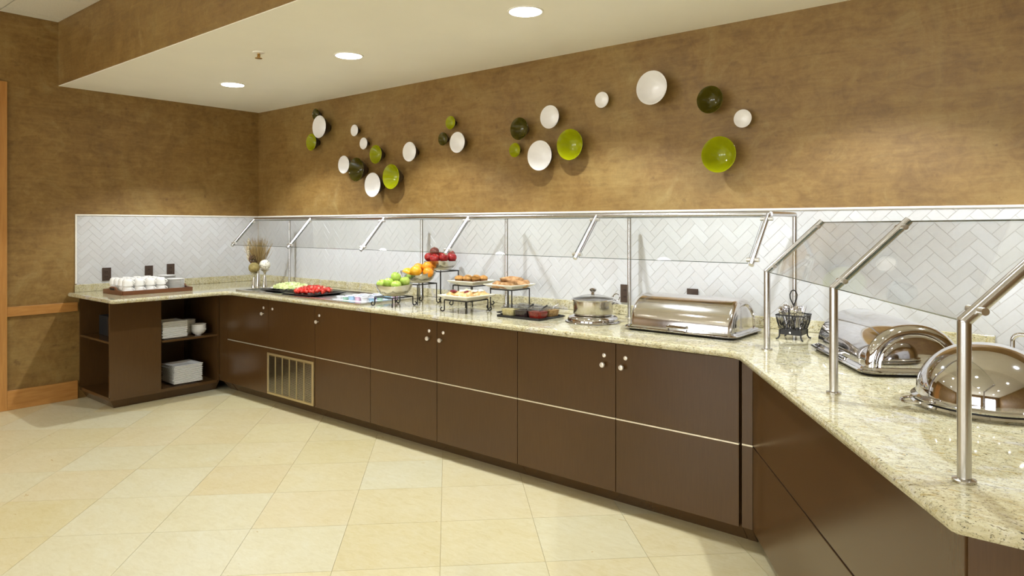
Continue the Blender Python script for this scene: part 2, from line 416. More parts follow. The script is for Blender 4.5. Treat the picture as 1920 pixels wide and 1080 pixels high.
part('deflector', MB().lathe([(.024, -.040), (.024, -.043)], 12), 'brass', t)

# ------------------------------------------------------------------ herringbone tile backsplash
W_, L_, GR = .0504, .1256, .0011
def clip(poly, a, b, c):     # keep a*x+b*y<=c
    out = []
    for i in range(len(poly)):
        p, q = poly[i], poly[(i+1) % len(poly)]
        dp, dq = a*p[0]+b*p[1]-c, a*q[0]+b*q[1]-c
        if dp <= 0: out.append(p)
        if (dp < 0 < dq) or (dq < 0 < dp):
            t_ = dp/(dp-dq); out.append((p[0]+(q[0]-p[0])*t_, p[1]+(q[1]-p[1])*t_))
    return out
def area(p): return abs(sum(p[i][0]*p[(i+1) % len(p)][1]-p[(i+1) % len(p)][0]*p[i][1] for i in range(len(p))))/2
def herring(anchor, s0, s1, z0, z1):
    res = []; R45 = lambda p: ((p[0]-p[1])*s2, (p[0]+p[1])*s2)
    ax, az = R45((L_, W_)); ox, oz = anchor[0]-ax, anchor[1]-az
    for i in range(-60, 60):
        for j in range(-60, 60):
            bx, by = i*W_+j*L_, i*W_-j*L_
            cx, cz = R45((bx, by)); cx += ox; cz += oz
            if not (s0-.3 < cx < s1+.3 and z0-.3 < cz < z1+.3): continue
            g = GR/2
            for kind, (a0, a1, b0, b1) in enumerate(((g, L_-g, g, W_-g), (g, W_-g, W_+g, W_+L_-g))):
                q = [R45((bx+a, by+b)) for a, b in ((a0, b0), (a1, b0), (a1, b1), (a0, b1))]
                q = [(a+ox, b+oz) for a, b in q]; A0 = area(q); ctr = (sum(p[0] for p in q)/4, sum(p[1] for p in q)/4)
                c = q
                for cl in ((1, 0, s1), (-1, 0, -s0), (0, 1, z1), (0, -1, -z0)):
                    if c: c = clip(c, *cl)
                if len(c) < 3 or area(c) < 3e-5: continue
                res.append((kind, c, ctr, area(c) > .999*A0))
    return res
def backsplash(thing_o, tiles, tow, rank):
    full = {}
    def prism(poly, c):
        mb = MB(); n = len(poly)
        if sum(poly[i][0]*poly[(i+1) % n][1]-poly[(i+1) % n][0]*poly[i][1] for i in range(n)) < 0: poly = poly[::-1]
        cx, cz = c; e = .0009
        ins = [(p[0]-cx, p[1]-cz) for p in poly]
        sh = [(a*(1-e/.03), b*(1-e/.03)) for a, b in ins]
        vs = [tow(a, b, .001) for a, b in ins]+[tow(a, b, .0036) for a, b in ins]+[tow(a, b, .0043) for a, b in sh]
        fs = [tuple(range(2*n, 3*n))]+[(i, (i+1) % n, n+(i+1) % n, n+i) for i in range(n)]+[(n+i, n+(i+1) % n, 2*n+(i+1) % n, 2*n+i) for i in range(n)]
        return mb.add(vs, fs)
    tiles.sort(key=rank); stuff = MB()
    for k, (kind, poly, ctr, isfull) in enumerate(tiles):
        d = random.uniform(-.0004, .0004); base = tow(ctr[0], ctr[1], d)
        if k < 300:
            if isfull:
                if kind not in full: full[kind] = prism(poly, ctr).mesh('tile', 'white_tile')
                me = full[kind]
            else: me = prism(poly, ctr).mesh('tile', 'white_tile')
            obj('tile', me, thing_o, base)
        else:
            st = len(stuff.v); m = prism(poly, ctr); stuff.add(m.v, m.f); stuff.xf(Matrix.Translation(base), st)
    if stuff.v: part('tiles', stuff, 'white_tile', thing_o)['kind'] = 'stuff'
TZ0, TZ1, XE = .975, 1.571, 6.37
t = thing('tile_backsplash', 'long white herringbone tile backsplash along the back wall behind the buffet', 'backsplash')
part('grout_bed', MB().box(.001, 7.4, -.002, -.0008, .70, TZ1+.008), 'tile_grout', t)
hb = [q for q in herring((6.089, 1.464), .009, 7.4, .72, TZ1-.001)]
hb2 = []
for kind, poly, ctr, full_ in hb:       # the tile field starts above the granite upstand, left of its end
    if max(p[0] for p in poly) < XE+.002:
        c = clip(poly, 0, -1, -TZ0)
        if len(c) > 2 and area(c) > 3e-5: hb2.append((kind, c, ctr, full_ and len(c) == 4 and abs(area(c)-area(poly)) < 1e-9))
    else: hb2.append((kind, poly, ctr, full_))
backsplash(t, hb2, lambda a, b, d: (a, -d, b), lambda q: abs(q[2][0]-6.0) if q[2][0] < 6.6 else 50+q[2][0])
part('top_trim', MB().box(.008, 7.4, -.012, -.0008, TZ1, TZ1+.012), 'tile_trim', t, bevel=.003)
t = thing('tile_backsplash', 'short white herringbone tile backsplash on the left wall above the cups', 'backsplash')
part('grout_bed', MB().box(.0008, .002, -1.715, -.001, .985, TZ1+.008), 'tile_grout', t)
backsplash(t, herring((-1.262, 1.382), -1.704, -.010, TZ0, TZ1-.001), lambda a, b, d: (d, a, b), lambda q: q[2][0])
part('top_trim', MB().box(.0008, .012, -1.718, -.002, TZ1, TZ1+.012), 'tile_trim', t, bevel=.003)
part('side_trim', MB().box(.0008, .012, -1.718, -1.706, .984, TZ1), 'tile_trim', t, bevel=.003)

# ------------------------------------------------------------------ countertop
def fillet(p0, p1, p2, r, n=6):
    a = (Vector(p0)-Vector(p1)).normalized(); b = (Vector(p2)-Vector(p1)).normalized()
    half = a.angle(b)/2; d = r/math.tan(half); c = Vector(p1)+(a+b).normalized()*(r/math.sin(half))
    s = Vector(p1)+a*d-c; e = Vector(p1)+b*d-c; ang = s.angle_signed(e)
    out = []
    for k in range(n+1):
        m = Matrix.Rotation(-ang*k/n, 2); out.append(tuple(c+m @ s))
    return out
XL, YB, YE = .925, -.836, -1.775
ARM = Vector((.5705, -.8213)); NRM = Vector((.8213, .5705))
A0 = Vector((5.472, -.836)); A1 = Vector((6.507, -2.327))
XSEAM = 3.302
t = thing('countertop', 'speckled yellow granite countertop running along both walls and out on the angled arm', 'countertop')
inner = fillet((XSEAM, YB), (XL, YB), (XL, YE), .05)
slab1 = [(0.001, YE), (XL-.02, YE), (XL, YE+.02)]+inner[::-1]+[(XSEAM-.0006, YB), (XSEAM-.0006, -.001), (.001, -.001)]
slab2 = [(XSEAM+.0006, YB)]+fillet((XSEAM, YB), tuple(A0), tuple(A1), .12)+[tuple(A1), (7.3, -2.327), (7.3, -1.3), (XE, -.001), (XSEAM+.0006, -.001)]
for nm, sl in (('slab', slab1), ('slab', slab2)): part(nm, MB().prism(sl, CT-.0335, CT), 'granite', t, bevel=.0135)
tag(part('granite_upstand', MB().box(.022, XE, -.022, -.003, CT+.0005, .978), 'granite', bevel=.003), 'long low granite upstand between counter and tile on the back wall', 'upstand')
tag(part('granite_upstand', MB().box(.003, .0215, -1.722, -.003, CT+.0005, .978), 'granite', bevel=.003), 'short low granite upstand between counter and tile on the left wall', 'upstand')

# ------------------------------------------------------------------ cabinets under the counter
YF = -.77; CTOP = CT-.034
knob_m = MB().lathe([(.006, 0), (.006, .014), (.016, .018), (.019, .024), (.016, .031), (.0001, .033)], 16).xf(Matrix.Rotation(PI/2, 4, 'X')).mesh('knob', 'knob_metal')
lock_m = MB().lathe([(.011, 0), (.011, .004), (.008, .006), (.0001, .006)], 16).xf(Matrix.Rotation(PI/2, 4, 'X')).mesh('lock', 'knob_metal')
def cabinet(x0, x1, doors, label, vent=None):
    t = thing('base_cabinet', label, 'cabinet', (x0, 0, 0), 0, 'dark base cabinets along the back wall')
    w_ = x1-x0
    mb = MB().box(.001, w_-.001, -.745, -.003, .10, CTOP); part('carcass', mb, 'dark_wood', t)
    mb = MB(); mb.add([(.001, -.745, .1), (.001, -.668, 0), (.001, -.003, 0), (.001, -.003, .1), (w_-.001, -.745, .1), (w_-.001, -.668, 0), (w_-.001, -.003, 0), (w_-.001, -.003, .1)],
                      [(0, 1, 2, 3), (7, 6, 5, 4), (0, 4, 5, 1), (1, 5, 6, 2), (2, 6, 7, 3), (3, 7, 4, 0)]); part('toe_kick', mb, 'dark_wood', t)
    for (a, b, side, knob) in doors:
        a -= x0; b -= x0; g = .0022
        d = part('door', MB().box(a+g, b-g, YF, -.747, .092, .4705).box(a+g, b-g, YF, -.747, .4795, CTOP-.012).box(a+g, b-g, -.758, -.747, .47, .48), 'dark_wood', t, bevel=.0012)
        pbox('strip', (a+g, b-g, YF-.0006, -.759, .4715, .4785), 'strip_metal', d, label='thin pale metal strip across the door')
        kx = (b-.07) if side == 'r' else (a+.045 if side == 'l' else a+.05)
        obj('lock', lock_m, d, (kx+(0 if side == 'r' else .015), YF, .80))
        if knob: obj('knob', knob_m, d, (kx, YF, .752), label='shiny round knob').scale = (.78, .9, .78)
    if vent:
        a, b = vent[0]-x0, vent[1]-x0
        v = part('vent_grille', MB().box(a, b, YF-.012, YF, .098, .118).box(a, b, YF-.012, YF, .42, .438).box(a, a+.022, YF-.012, YF, .118, .42).box(b-.024, b, YF-.012, YF, .118, .42), 'vent_metal', t, bevel=.002, label='beige metal louvred vent grille')
        ia, ib = a+.022, b-.024; pbox('backing', (ia, ib, YF-.002, YF, .118, .42), 'vent_back', v)
        lou = MB(); n = 34
        for k in range(n):
            z = .122+k*(.296/n)
            lou.add([(ia, YF-.003, z+.0055), (ib, YF-.003, z+.0055), (ib, YF-.010, z), (ia, YF-.010, z), (ia, YF-.003, z+.0085), (ib, YF-.003, z+.0085), (ib, YF-.010, z+.0036), (ia, YF-.010, z+.0036)],
                    [(0, 1, 2, 3), (4, 7, 6, 5), (3, 2, 6, 7), (0, 4, 5, 1)])
        part('louvres', lou, 'satin_steel', v)['kind'] = 'stuff'
        for k in range(1, 6):
            xx = ia+(ib-ia)*k/6; pbox('bar', (xx-.005, xx+.005, YF-.0125, YF-.009, .118, .42), 'vent_metal', v)
    return t
J = [.80, 1.463, 2.118, 2.785, 3.457, 4.130, 4.795, 5.458]
cabinet(J[0], J[2], [(J[0], J[1], 'r', True), (J[1], J[2], 'c', False)], 'dark double base cabinet with the vent grille, next to the corner', (1.463, 2.114))
cabinet(J[2], J[3], [(J[2], J[3], 'l', True)], 'dark single-door base cabinet between the vent cabinet and the next pair')
cabinet(J[3], J[5], [(J[3], J[4], 'r', True), (J[4], J[5], 'l', True)], 'dark double base cabinet below the pastry stands, middle of the run')
cabinet(J[5], J[7], [(J[5], J[6], 'r', True), (J[6], J[7], 'l', True)], 'dark double base cabinet below the pot and long roll-top chafer, beside the angled arm')
t = thing('filler_panel', 'narrow dark wood filler strip in the inner corner beside the open shelves', 'panel', (.657, YF, 0))
part('board', MB().box(0, .141, .002, .022, .092, CTOP), 'dark_wood', t); part('toe_kick', MB().add([(0, .025, .092), (0, .10, 0), (0, .16, 0), (0, .16, .092), (.141, .025, .092), (.141, .10, 0), (.141, .16, 0), (.141, .16, .092)], [(0, 1, 2, 3), (7, 6, 5, 4), (0, 4, 5, 1), (1, 5, 6, 2), (2, 6, 7, 3), (3, 7, 4, 0)]), 'dark_wood', t)
t = thing('filler_panel', 'narrow dark wood filler strip between last door and the angled arm', 'panel', (5.462, YF, 0))
part('board', MB().box(.006, .056, .006, .022, .092, .471).box(.006, .056, .006, .022, .479, CTOP), 'dark_wood', t)
pbox('strip', (.006, .056, .0055, .02, .4715, .4785), 'strip_metal', t)
part('toe_kick', MB().add([(0, .025, .092), (0, .10, 0), (0, .16, 0), (0, .16, .092), (.045, .025, .092), (.045, .10, 0), (.045, .16, 0), (.045, .16, .092)], [(0, 1, 2, 3), (7, 6, 5, 4), (0, 4, 5, 1), (1, 5, 6, 2), (2, 6, 7, 3), (3, 7, 4, 0)]), 'dark_wood', t)
# angled arm
P0 = Vector((5.521, -.768)); P1 = Vector((6.516, -2.233)); ad = (P1-P0).normalized(); an = Vector((-ad.y, ad.x))
if an.x < 0: an = -an
t = thing('arm_cabinet', 'dark panelled cabinet body under the angled granite arm', 'cabinet')
i0 = P0+an*.022; i1 = P1+an*.022
part('carcass', MB().prism([tuple(i0), (i1.x, -2.21), (7.15, -2.21), (7.15, -1.3), (6.32, -.03), (5.56, -.03)], .09, CTOP), 'dark_wood', t)
part('toe_kick', MB().prism([tuple(i0+an*.06), (i1.x+.06, -2.15), (7.08, -2.15), (7.08, -1.3), (6.3, -.05), (5.6, -.05)], 0, .09), 'black_gap', t)
for z0, z1, nm in ((.09, .471, 'lower_panel'), (.479, CTOP-.002, 'upper_panel')):
    part(nm, MB().prism([tuple(P0), tuple(P1), tuple(P1+an*.02), tuple(P0+an*.02)], z0, z1), 'dark_wood', t, bevel=.001)
part('strip', MB().prism([tuple(P0+an*.004), tuple(P1+an*.004), tuple(P1+an*.02), tuple(P0+an*.02)], .4715, .4785), 'black_iron', t)
part('end_panel', MB().box(P1.x+.006, 7.17, -2.233, -2.213, .09, CTOP-.002), 'dark_wood', t, bevel=.001)
# open shelf cabinet on the left
FX, EY = .655, -1.685
t = thing('open_shelf_cabinet', 'dark open-shelf cabinet under the left counter holding plates and bowls', 'cabinet')
part('back_panel', MB().box(.001, .018, EY, YF, .10, CTOP), 'dark_wood', t)
part('divider', MB().box(.018, FX-.02, -1.29, -1.272, .10, CTOP-.018), 'dark_wood', t)
part('front_panel', MB().box(FX-.02, FX, EY, -1.283, .092, CTOP), 'dark_wood', t, bevel=.001)
part('side_panel', MB().box(.018, FX, YF-.02, YF, .092, CTOP), 'dark_wood', t)
part('top_panel', MB().box(.018, FX-.02, EY+.001, YF-.02, CTOP-.018, CTOP), 'dark_wood', t)
part('bottom_panel', MB().box(.018, FX-.001, EY, YF-.02, .075, .10), 'dark_wood', t)
part('shelf', MB().box(.018, FX-.02, EY+.002, -1.29, .532, .55), 'dark_wood', t, bevel=.001)
part('shelf', MB().box(.018, FX-.002, -1.272, YF-.02, .492, .51), 'dark_wood', t, bevel=.001)
part('plinth', MB().prism([(.001, -1.628), (.585, -1.628), (.585, YF), (.001, YF)], 0, .092, 0, [(.001, EY+.002), (FX-.002, EY+.002), (FX-.002, YF), (.001, YF)]), 'dark_wood', t)

# ------------------------------------------------------------------ outlets
def outlet(loc, rz, label, horiz=False):
    t = thing('power_outlet', label, 'outlet', loc, rz, 'brown outlets on the tile')
    w_, h_ = (.058, .036) if horiz else (.036, .058)
    part('cover_plate', MB().box(-w_, w_, -.006, 0, -h_, h_), 'outlet_brown', t, bevel=.002)
    for s in (-1, 1):
        c = (s*.021, 0) if horiz else (0, s*.021)
        so_ = part('socket', MB().box(c[0]-.015, c[0]+.015, -.0075, -.006, c[1]-.013, c[1]+.013), 'outlet_brown', t, bevel=.001)
        part('slot', MB().box(c[0]-.007, c[0]-.004, -.008, -.0074, c[1]-.004, c[1]+.006).box(c[0]+.004, c[0]+.007, -.008, -.0074, c[1]-.004, c[1]+.006), 'black_gap', so_)
outlet((.0075, -1.47, 1.056), PI/2, 'brown wall outlet at the left end, behind the white cups')
outlet((.0075, -1.11, 1.058), PI/2, 'brown wall outlet between the other two above the tray')
outlet((.0075, -.912, 1.066), PI/2, 'brown wall outlet directly above the saucer stacks')
outlet((4.405, -.0075, 1.05), 0, 'upright brown outlet behind the round soup pot')
outlet((4.867, -.0075, 1.05), 0, 'brown outlet half hidden behind the long roll-top chafer')

# ------------------------------------------------------------------ wall bowls
def bowl_mesh(R, mat):
    D = R*1.06; out = []; n = 10
    prof = [(.0001, .008), (R*.40, .008), (R*.40, .0)]
    prof = [(.0001, 0), (R*.34, 0), (R*.36, .012)]
    for k in range(1, 9):
        u = k/8; prof.append((R*(.36+.64*u**.72), .012+(D-.012)*u))
    seg = [1]*(len(prof)-1); o_ = len(prof)
    prof.append((R*.985, D+.001)); seg.append(0)
    for k in range(7, -1, -1):
        u = k/8; prof.append((max(.0001, R*(.34+.63*u**.72)-.002), .018+(D-.018)*u)); seg.append(0)
    prof.append((.0001, .018)); seg.append(0)
    return MB().lathe(prof, 40, seg).xf(Matrix.Rotation(PI/2, 4, 'X')).mesh('wall_bowl', [mat, 'bowl_back'], 50)
BM = {(s, m): bowl_mesh(r, m) for s, r in (('s', .052), ('m', .080), ('l', .104)) for m in ('bowl_white', 'bowl_lime', 'bowl_olive')}
WB = [(1.091, 2.533, 's', 'olive', 'small dark olive wall bowl nearest the corner, topmost of its trio'),
 (1.226, 2.397, 'l', 'white', 'large white wall bowl in the trio nearest the corner'),
 (1.063, 2.270, 'm', 'lime', 'medium green wall bowl, lowest of the trio nearest the corner'),
 (1.675, 2.330, 's', 'white', 'small white wall bowl, upper of two small white ones near the corner trio'),
 (1.803, 2.205, 's', 'white', 'small white wall bowl just above a medium green bowl, lower of two small white'),
 (2.004, 2.094, 'm', 'lime', 'medium green wall bowl below the two small white bowls'),
 (1.560, 2.031, 'm', 'white', 'medium white wall bowl touching the large dark olive bowl'),
 (1.770, 1.975, 'l', 'olive', 'large dark olive wall bowl between two white bowls'),
 (1.992, 1.833, 'l', 'white', 'large white wall bowl, lowest of all the wall bowls'),
 (2.231, 1.892, 'l', 'lime', 'large lime green wall bowl beside the lowest white bowl'),
 (2.430, 2.088, 'm', 'white', 'medium white wall bowl on its own between the second and third clusters'),
 (2.871, 2.287, 's', 'lime', 'small green wall bowl on top of the trio left of centre'),
 (2.788, 2.167, 's', 'olive', 'small dark olive wall bowl at the left of the trio left of centre'),
 (2.973, 2.123, 'm', 'white', 'medium white wall bowl in the trio left of centre'),
 (3.583, 2.174, 'm', 'olive', 'medium dark olive wall bowl above the small green one at centre'),
 (3.853, 2.231, 'm', 'white', 'medium white wall bowl, topmost of the five at centre'),
 (3.520, 2.029, 's', 'lime', 'small green wall bowl at the left of the five at centre'),
 (3.785, 1.969, 'l', 'white', 'large white wall bowl, lowest of the five at centre'),
 (4.038, 2.026, 'l', 'lime', 'large green wall bowl at the right of the five at centre'),
 (4.255, 2.306, 's', 'white', 'small white wall bowl just left of the highest large white bowl'),
 (4.646, 2.328, 'l', 'white', 'large white wall bowl, the biggest and highest white one'),
 (5.009, 2.217, 'm', 'olive', 'medium dark olive wall bowl above the rightmost large lime bowl'),
 (5.192, 2.093, 's', 'white', 'small white wall bowl, rightmost of all the wall bowls'),
 (5.073, 1.893, 'l', 'lime', 'large lime green wall bowl, lowest of the trio at the right')]
for x, z, s, m, lab in WB:
    tag(obj('wall_bowl', BM[(s, 'bowl_'+m)], None, (x, -.001, z)), lab, 'bowl', 'ceramic bowls mounted on the plaster wall')

# ------------------------------------------------------------------ sneeze guards
ZR, YR, YP = 1.545, -.47, -.105
t = thing('sneeze_guard', 'long steel and glass sneeze guard over the back counter', 'sneeze guard')
PX = [.735, 2.60, 3.485, 4.49, 5.495]; BX = [.735, 1.63, 2.58, 3.46, 4.485, 5.485]
part('rail', MB().tube([(PX[0]-.0, YR, ZR), (PX[-1], YR, ZR)], .0125, 12), 'brushed_steel', t)
for x in PX:
    part('post', MB().tube([(x, YP, CT+.006), (x, YP, ZR)], .0125, 12), 'brushed_steel', t)
    part('return_bar', MB().tube([(x, YP-.0, ZR), (x, YR, ZR)], .0125, 12), 'brushed_steel', t)
    part('flange', MB().lathe([(.026, 0), (.026, .007), (.014, .009)], 20, c=(x, YP, CT)), 'brushed_steel', t)
top = Vector((0, YR, ZR)); bot = Vector((0, -.695, 1.302)); dv = (bot-top).normalized(); nv = Vector((0, dv.z, -dv.y))
def clamp(t, c, ax, r=.010, l=.03):
    part('clamp', MB().tube([c-ax*l, c+ax*l], r, 10), 'clamp_steel', t)
for i, x in enumerate(BX):
    X = Vector((x, 0, 0)); part('bracket', MB().tube([X+top, X+bot], .0125, 12), 'brushed_steel', t)
    for q in (.10, .90): clamp(t, X+top.lerp(bot, q)-nv*.0, Vector((1, 0, 0)))
def pane(t, a, b, c, d, th, n):
    mb = MB(); h = n*(th/2)
    vs = [p-h for p in (a, b, c, d)]+[p+h for p in (a, b, c, d)]
    mb.add(vs, [(3, 2, 1, 0), (4, 5, 6, 7), (0, 1, 5, 4), (1, 2, 6, 5), (2, 3, 7, 6), (3, 0, 4, 7)], [0, 0, 1, 1, 1, 1])
    return part('glass_pane', mb, ['glass', 'glass_edge'], t)
for i in range(5):
    a = Vector((BX[i]+.02, 0, 0)); b = Vector((BX[i+1]-.02, 0, 0)); u, l = top.lerp(bot, .06), top.lerp(bot, .97)
    pane(t, a+l, b+l, b+u, a+u, .0045, nv)
t = thing('sneeze_guard', 'steel and tilted glass sneeze guard on three posts over the angled arm', 'sneeze guard')
AP = [Vector((5.561, -.70, CT)), Vector((6.037, -1.393, CT)), Vector((6.497, -2.078, CT))]
n3 = Vector((an.x, an.y, 0)); ZT = 1.274; up3 = n3*.245+Vector((0, 0, .232)); d3 = Vector((ad.x, ad.y, 0))
for p in AP:
    q = Vector((p.x, p.y, ZT))
    part('post', MB().tube([p+Vector((0, 0, .004)), q], .0145, 16), 'brushed_steel', t)
    part('bar', MB().tube([q-up3*.012, q+up3], .0145, 16), 'brushed_steel', t)
    part('elbow', MB().ball(q, .0147, 16, 10), 'brushed_steel', t)
    part('flange', MB().lathe([(.0245, 0), (.0245, .006), (.016, .009)], 24, c=p), 'satin_steel', t)
    for q_ in (.11, .90): clamp(t, q+up3*q_, d3, .009, .034)
un = up3.normalized(); gn = d3.cross(un)
for i in range(2):
    a = Vector((AP[i].x, AP[i].y, ZT))+d3*.02; b = Vector((AP[i+1].x, AP[i+1].y, ZT))-d3*.02
    pane(t, a, b, b+up3*.985, a+up3*.985, .006, gn)

# ------------------------------------------------------------------ tray of cups and saucers
t = thing('serving_tray', 'brown wooden serving tray with cut-out handles on the left counter', 'tray', (.43, -1.29, CT))
part('base', MB().box(-.195, .195, -.285, .285, .002, .012), 'tray_wood', t)
for s in (-1, 1):
    part('long_side', MB().box(s*.195-.008, s*.195+.008, -.285, .285, 0, .034), 'tray_wood', t, bevel=.002)
    y = s*.285; n = 14; mb = MB()
    prof = [(-.195+.39*k/n, .034+.03*math.exp(-((-.195+.39*k/n)/.075)**4)) for k in range(n+1)]
    mb.add([(a, y-.007, 0) for a, b in prof]+[(a, y-.007, b) for a, b in prof]+[(a, y+.007, 0) for a, b in prof]+[(a, y+.007, b) for a, b in prof],
           [(k, k+1, n+1+k+1, n+1+k) for k in range(n)]+[(2*n+2+k+1, 2*n+2+k, 3*n+3+k, 3*n+3+k+1) for k in range(n)]+[(n+1+k, n+1+k+1, 3*n+3+k+1, 3*n+3+k) for k in range(n)]+[(0, n+1, 3*n+3, 2*n+2), (n, 2*n+2+n, 3*n+3+n, n+1+n)])
    e = part('handle_end', mb, 'tray_wood', t, bevel=.001)
    part('grip_slot', MB().box(-.045, .045, y-.0075, y+.0075, .034, .050), 'black_gap', e)
cup = MB().lathe([(.0425, 0), (.042, .015), (.0405, .036), (.037, .048), (.030, .055), (.028, .0585), (.025, .0585), (.024, .056), (.0001, .056)], 24)
cup_m = cup.mesh('cup_body', 'porcelain', 60)
han_m = MB().tube([(.036+.0*k, 0, .044) if k == 0 else (.036+.022*math.sin(PI*k/8), 0, .044-.032*k/8) for k in range(9)], .0042, 8).mesh('handle', 'porcelain')
first = None
for lay in range(2):
    for iy in range(4):
        for ix in range(4):
            loc = (.562-.0865*ix, -1.512+.0885*iy, CT+.012+.0585*lay)
            clab = 'inverted white cup, %s layer, %s row, %s from the tray handle' % (('lower', 'upper')[lay], ('front', 'second', 'third', 'rear')[ix], ('first', 'second', 'third', 'fourth')[iy])
            if first is None:
                first = thing('cup', clab, 'cup', loc, .6, 'white cups on the tray')
                obj('body', cup_m, first); obj('handle', han_m, first)
            else: dup(first, loc, .6+random.uniform(-.15, .15), clab)
sau = MB().lathe([(.045, 0), (.047, .002), (.072, .008), (.0755, .0095), (.0755, .011), (.06, .008), (.045, .0045), (.0001, .0045)], 28).mesh('saucer', 'porcelain', 60)
for k in range(14):
    tag(obj('saucer', sau, None, (.545+random.uniform(-.002, .002), -1.115+random.uniform(-.002, .002), CT+.012+.0066*k)), 'round white saucer, %s of the front stack beside the cups' % nth(k, 14), 'saucer', 'front stack of saucers')
for k in range(17):
    tag(obj('saucer', sau, None, (.345+random.uniform(-.002, .002), -1.10+random.uniform(-.002, .002), CT+.012+.0066*k)), 'white saucer, %s of the taller rear stack on the tray' % nth(k, 17), 'saucer', 'rear stack of saucers')

# ------------------------------------------------------------------ plates and bowls on the shelves
def sq_plate(w, rise, lip, th=.004, dip=.0):
    """square plate with sloped sides and flat lip"""
    h = w/2; b = h-lip-rise*1.2
    def ring(q, z): return [(-q, -q, z), (q, -q, z), (q, q, z), (-q, q, z)]
    rings = [ring(b, 0), ring(h, rise), ring(h, rise+th), ring(h-lip, rise+th), ring(b-.004, th)]
    mb = MB(); vs = sum(rings, []); fs = [(3, 2, 1, 0)]
    for j in range(4):
        for k in range(4): fs.append((j*4+k, j*4+(k+1) % 4, j*4+4+(k+1) % 4, j*4+4+k))
    fs.append((16, 17, 18, 19)); return mb.add(vs, fs)
pl_m = sq_plate(.25, .016, .022).mesh('square_plate', 'porcelain'); ps_m = sq_plate(.215, .014, .02).mesh('square_plate', 'porcelain')
for k in range(15):
    tag(obj('square_plate', pl_m, None, (.50+random.uniform(-.004, .004), -1.035+random.uniform(-.004, .004), .10+.0105*k), (0, 0, random.uniform(-.03, .03)), .001), 'square white plate, %s of the stack on the bottom shelf' % nth(k, 15), 'plate', 'plates on the bottom shelf')
for k in range(14):
    tag(obj('square_plate', ps_m, None, (.53+random.uniform(-.003, .003), -1.157+random.uniform(-.003, .003), .51+.0102*k), (0, 0, random.uniform(-.02, .02)), .001), 'square plate, %s of the stack on the middle shelf' % nth(k, 14), 'plate', 'plates on the middle shelf')
sb = MB().lathe([(.026, 0), (.028, .004), (.052, .02), (.066, .045), (.068, .048), (.065, .048), (.05, .024), (.026, .008), (.0001, .008)], 28).mesh('soup_bowl', 'porcelain', 60)
for (x, y, n, lab, gr) in ((.565, -.918, 4, 'white soup bowl, %s of the right front stack on the shelf', 'front stack of soup bowls'), (.46, -.965, 6, 'white soup bowl, %s of the rear stack beside the plates', 'rear stack of soup bowls')):
    for k in range(n): tag(obj('soup_bowl', sb, None, (x, y, .51+.0165*k)), lab % nth(k, n), 'bowl', gr)
t = thing('black_box', 'black box standing on the upper shelf at the cabinet end', 'box', (.22, -1.47, .5505))
part('body', MB().box(-.105, .105, -.10, .10, 0, .165), 'black_gap', t, bevel=.004); part('flap', MB().box(.096, .104, -.104, -.1, .0, .16), 'outlet_brown', t)

# ------------------------------------------------------------------ ball holders and dried grass in the corner
def holder(x, y, h, label, ball=None, br=.049, cup=.045):
    t = thing('ball_holder', label, 'decoration', (x, y, CT))
    part('stem', MB().lathe([(.026, 0), (.026, .006), (.021, .03), (.011, h*.62), (.0095, h*.78), (.018, h-.016), (cup*.8, h-.006), (cup, h), (cup*.9, h), (.0001, h-.008)], 24), 'satin_steel', t)
    if ball: part('ball', MB().ball((0, 0, h+br*.88), br, 24, 16), ball, t)
    return t
holder(.775, -.50, .140, 'tapered metal holder with an olive brown ball, left of the pair', 'moss_ball', .049)
holder(.790, -.40, .162, 'tapered metal holder with a white speckled ball, right of the pair', 'speckled', .049)
t = thing('grass_vase', 'tall tapered metal vase with dried grass and a twig ball in the corner', 'dried grass', (.66, -.39, CT))
part('vase', MB().lathe([(.026, 0), (.026, .006), (.012, .12), (.011, .15), (.02, .20), (.03, .21), (.026, .21), (.01, .19)], 24), 'satin_steel', t)
gm = MB(); rg = random.Random(3)
for k in range(300):
    a = rg.uniform(0, 2*PI); q = rg.random()**.6; sp = .165*q; hh = rg.uniform(.36, .50)*(1-.12*q)
    dx, dy = math.cos(a)*sp, math.sin(a)*sp*.8; bx, by = dx*.16, dy*.16
    cv = rg.uniform(-.012, .02)
    gm.tube([(bx, by, .17), (bx+(dx-bx)*.34+cv, by+(dy-by)*.34, .17+(hh-.17)*.38), (bx+(dx-bx)*.7+cv, by+(dy-by)*.7, .17+(hh-.17)*.74), (dx, dy, hh)], [.0016, .0016, .0013, .0006], 4)
g_ = part('grass', gm, 'dry_grass', t); g_['kind'] = 'stuff'
sm_ = MB()
for (dx, dy, n0) in ((-.055, -.07, 14), (-.03, -.075, 12), (-.10, -.05, 7)):
    for k in range(n0):
        u = k/n0; z = .24+u*(.22 if n0 > 8 else .05)
        sm_.ball((dx*(.7+.5*u)+rg.uniform(-.012, .012), dy+rg.uniform(-.01, .01), z), rg.uniform(.006, .012), 6, 4)
part('seed_heads', sm_, 'seed_white', t)['kind'] = 'stuff'
tb = MB()
for k in range(16):
    m = Matrix.Rotation(rg.uniform(0, PI), 4, 'X') @ Matrix.Rotation(rg.uniform(0, PI), 4, 'Y')
    st = len(tb.v); tb.tube([(.042*math.cos(2*PI*j/16), .042*math.sin(2*PI*j/16), rg.uniform(-.004, .004)) for j in range(16)], .0028, 5, True)
    tb.xf(Matrix.Translation((.015, -.055, .255)) @ m, st)
part('twig_ball', tb, 'twig_ball', t)

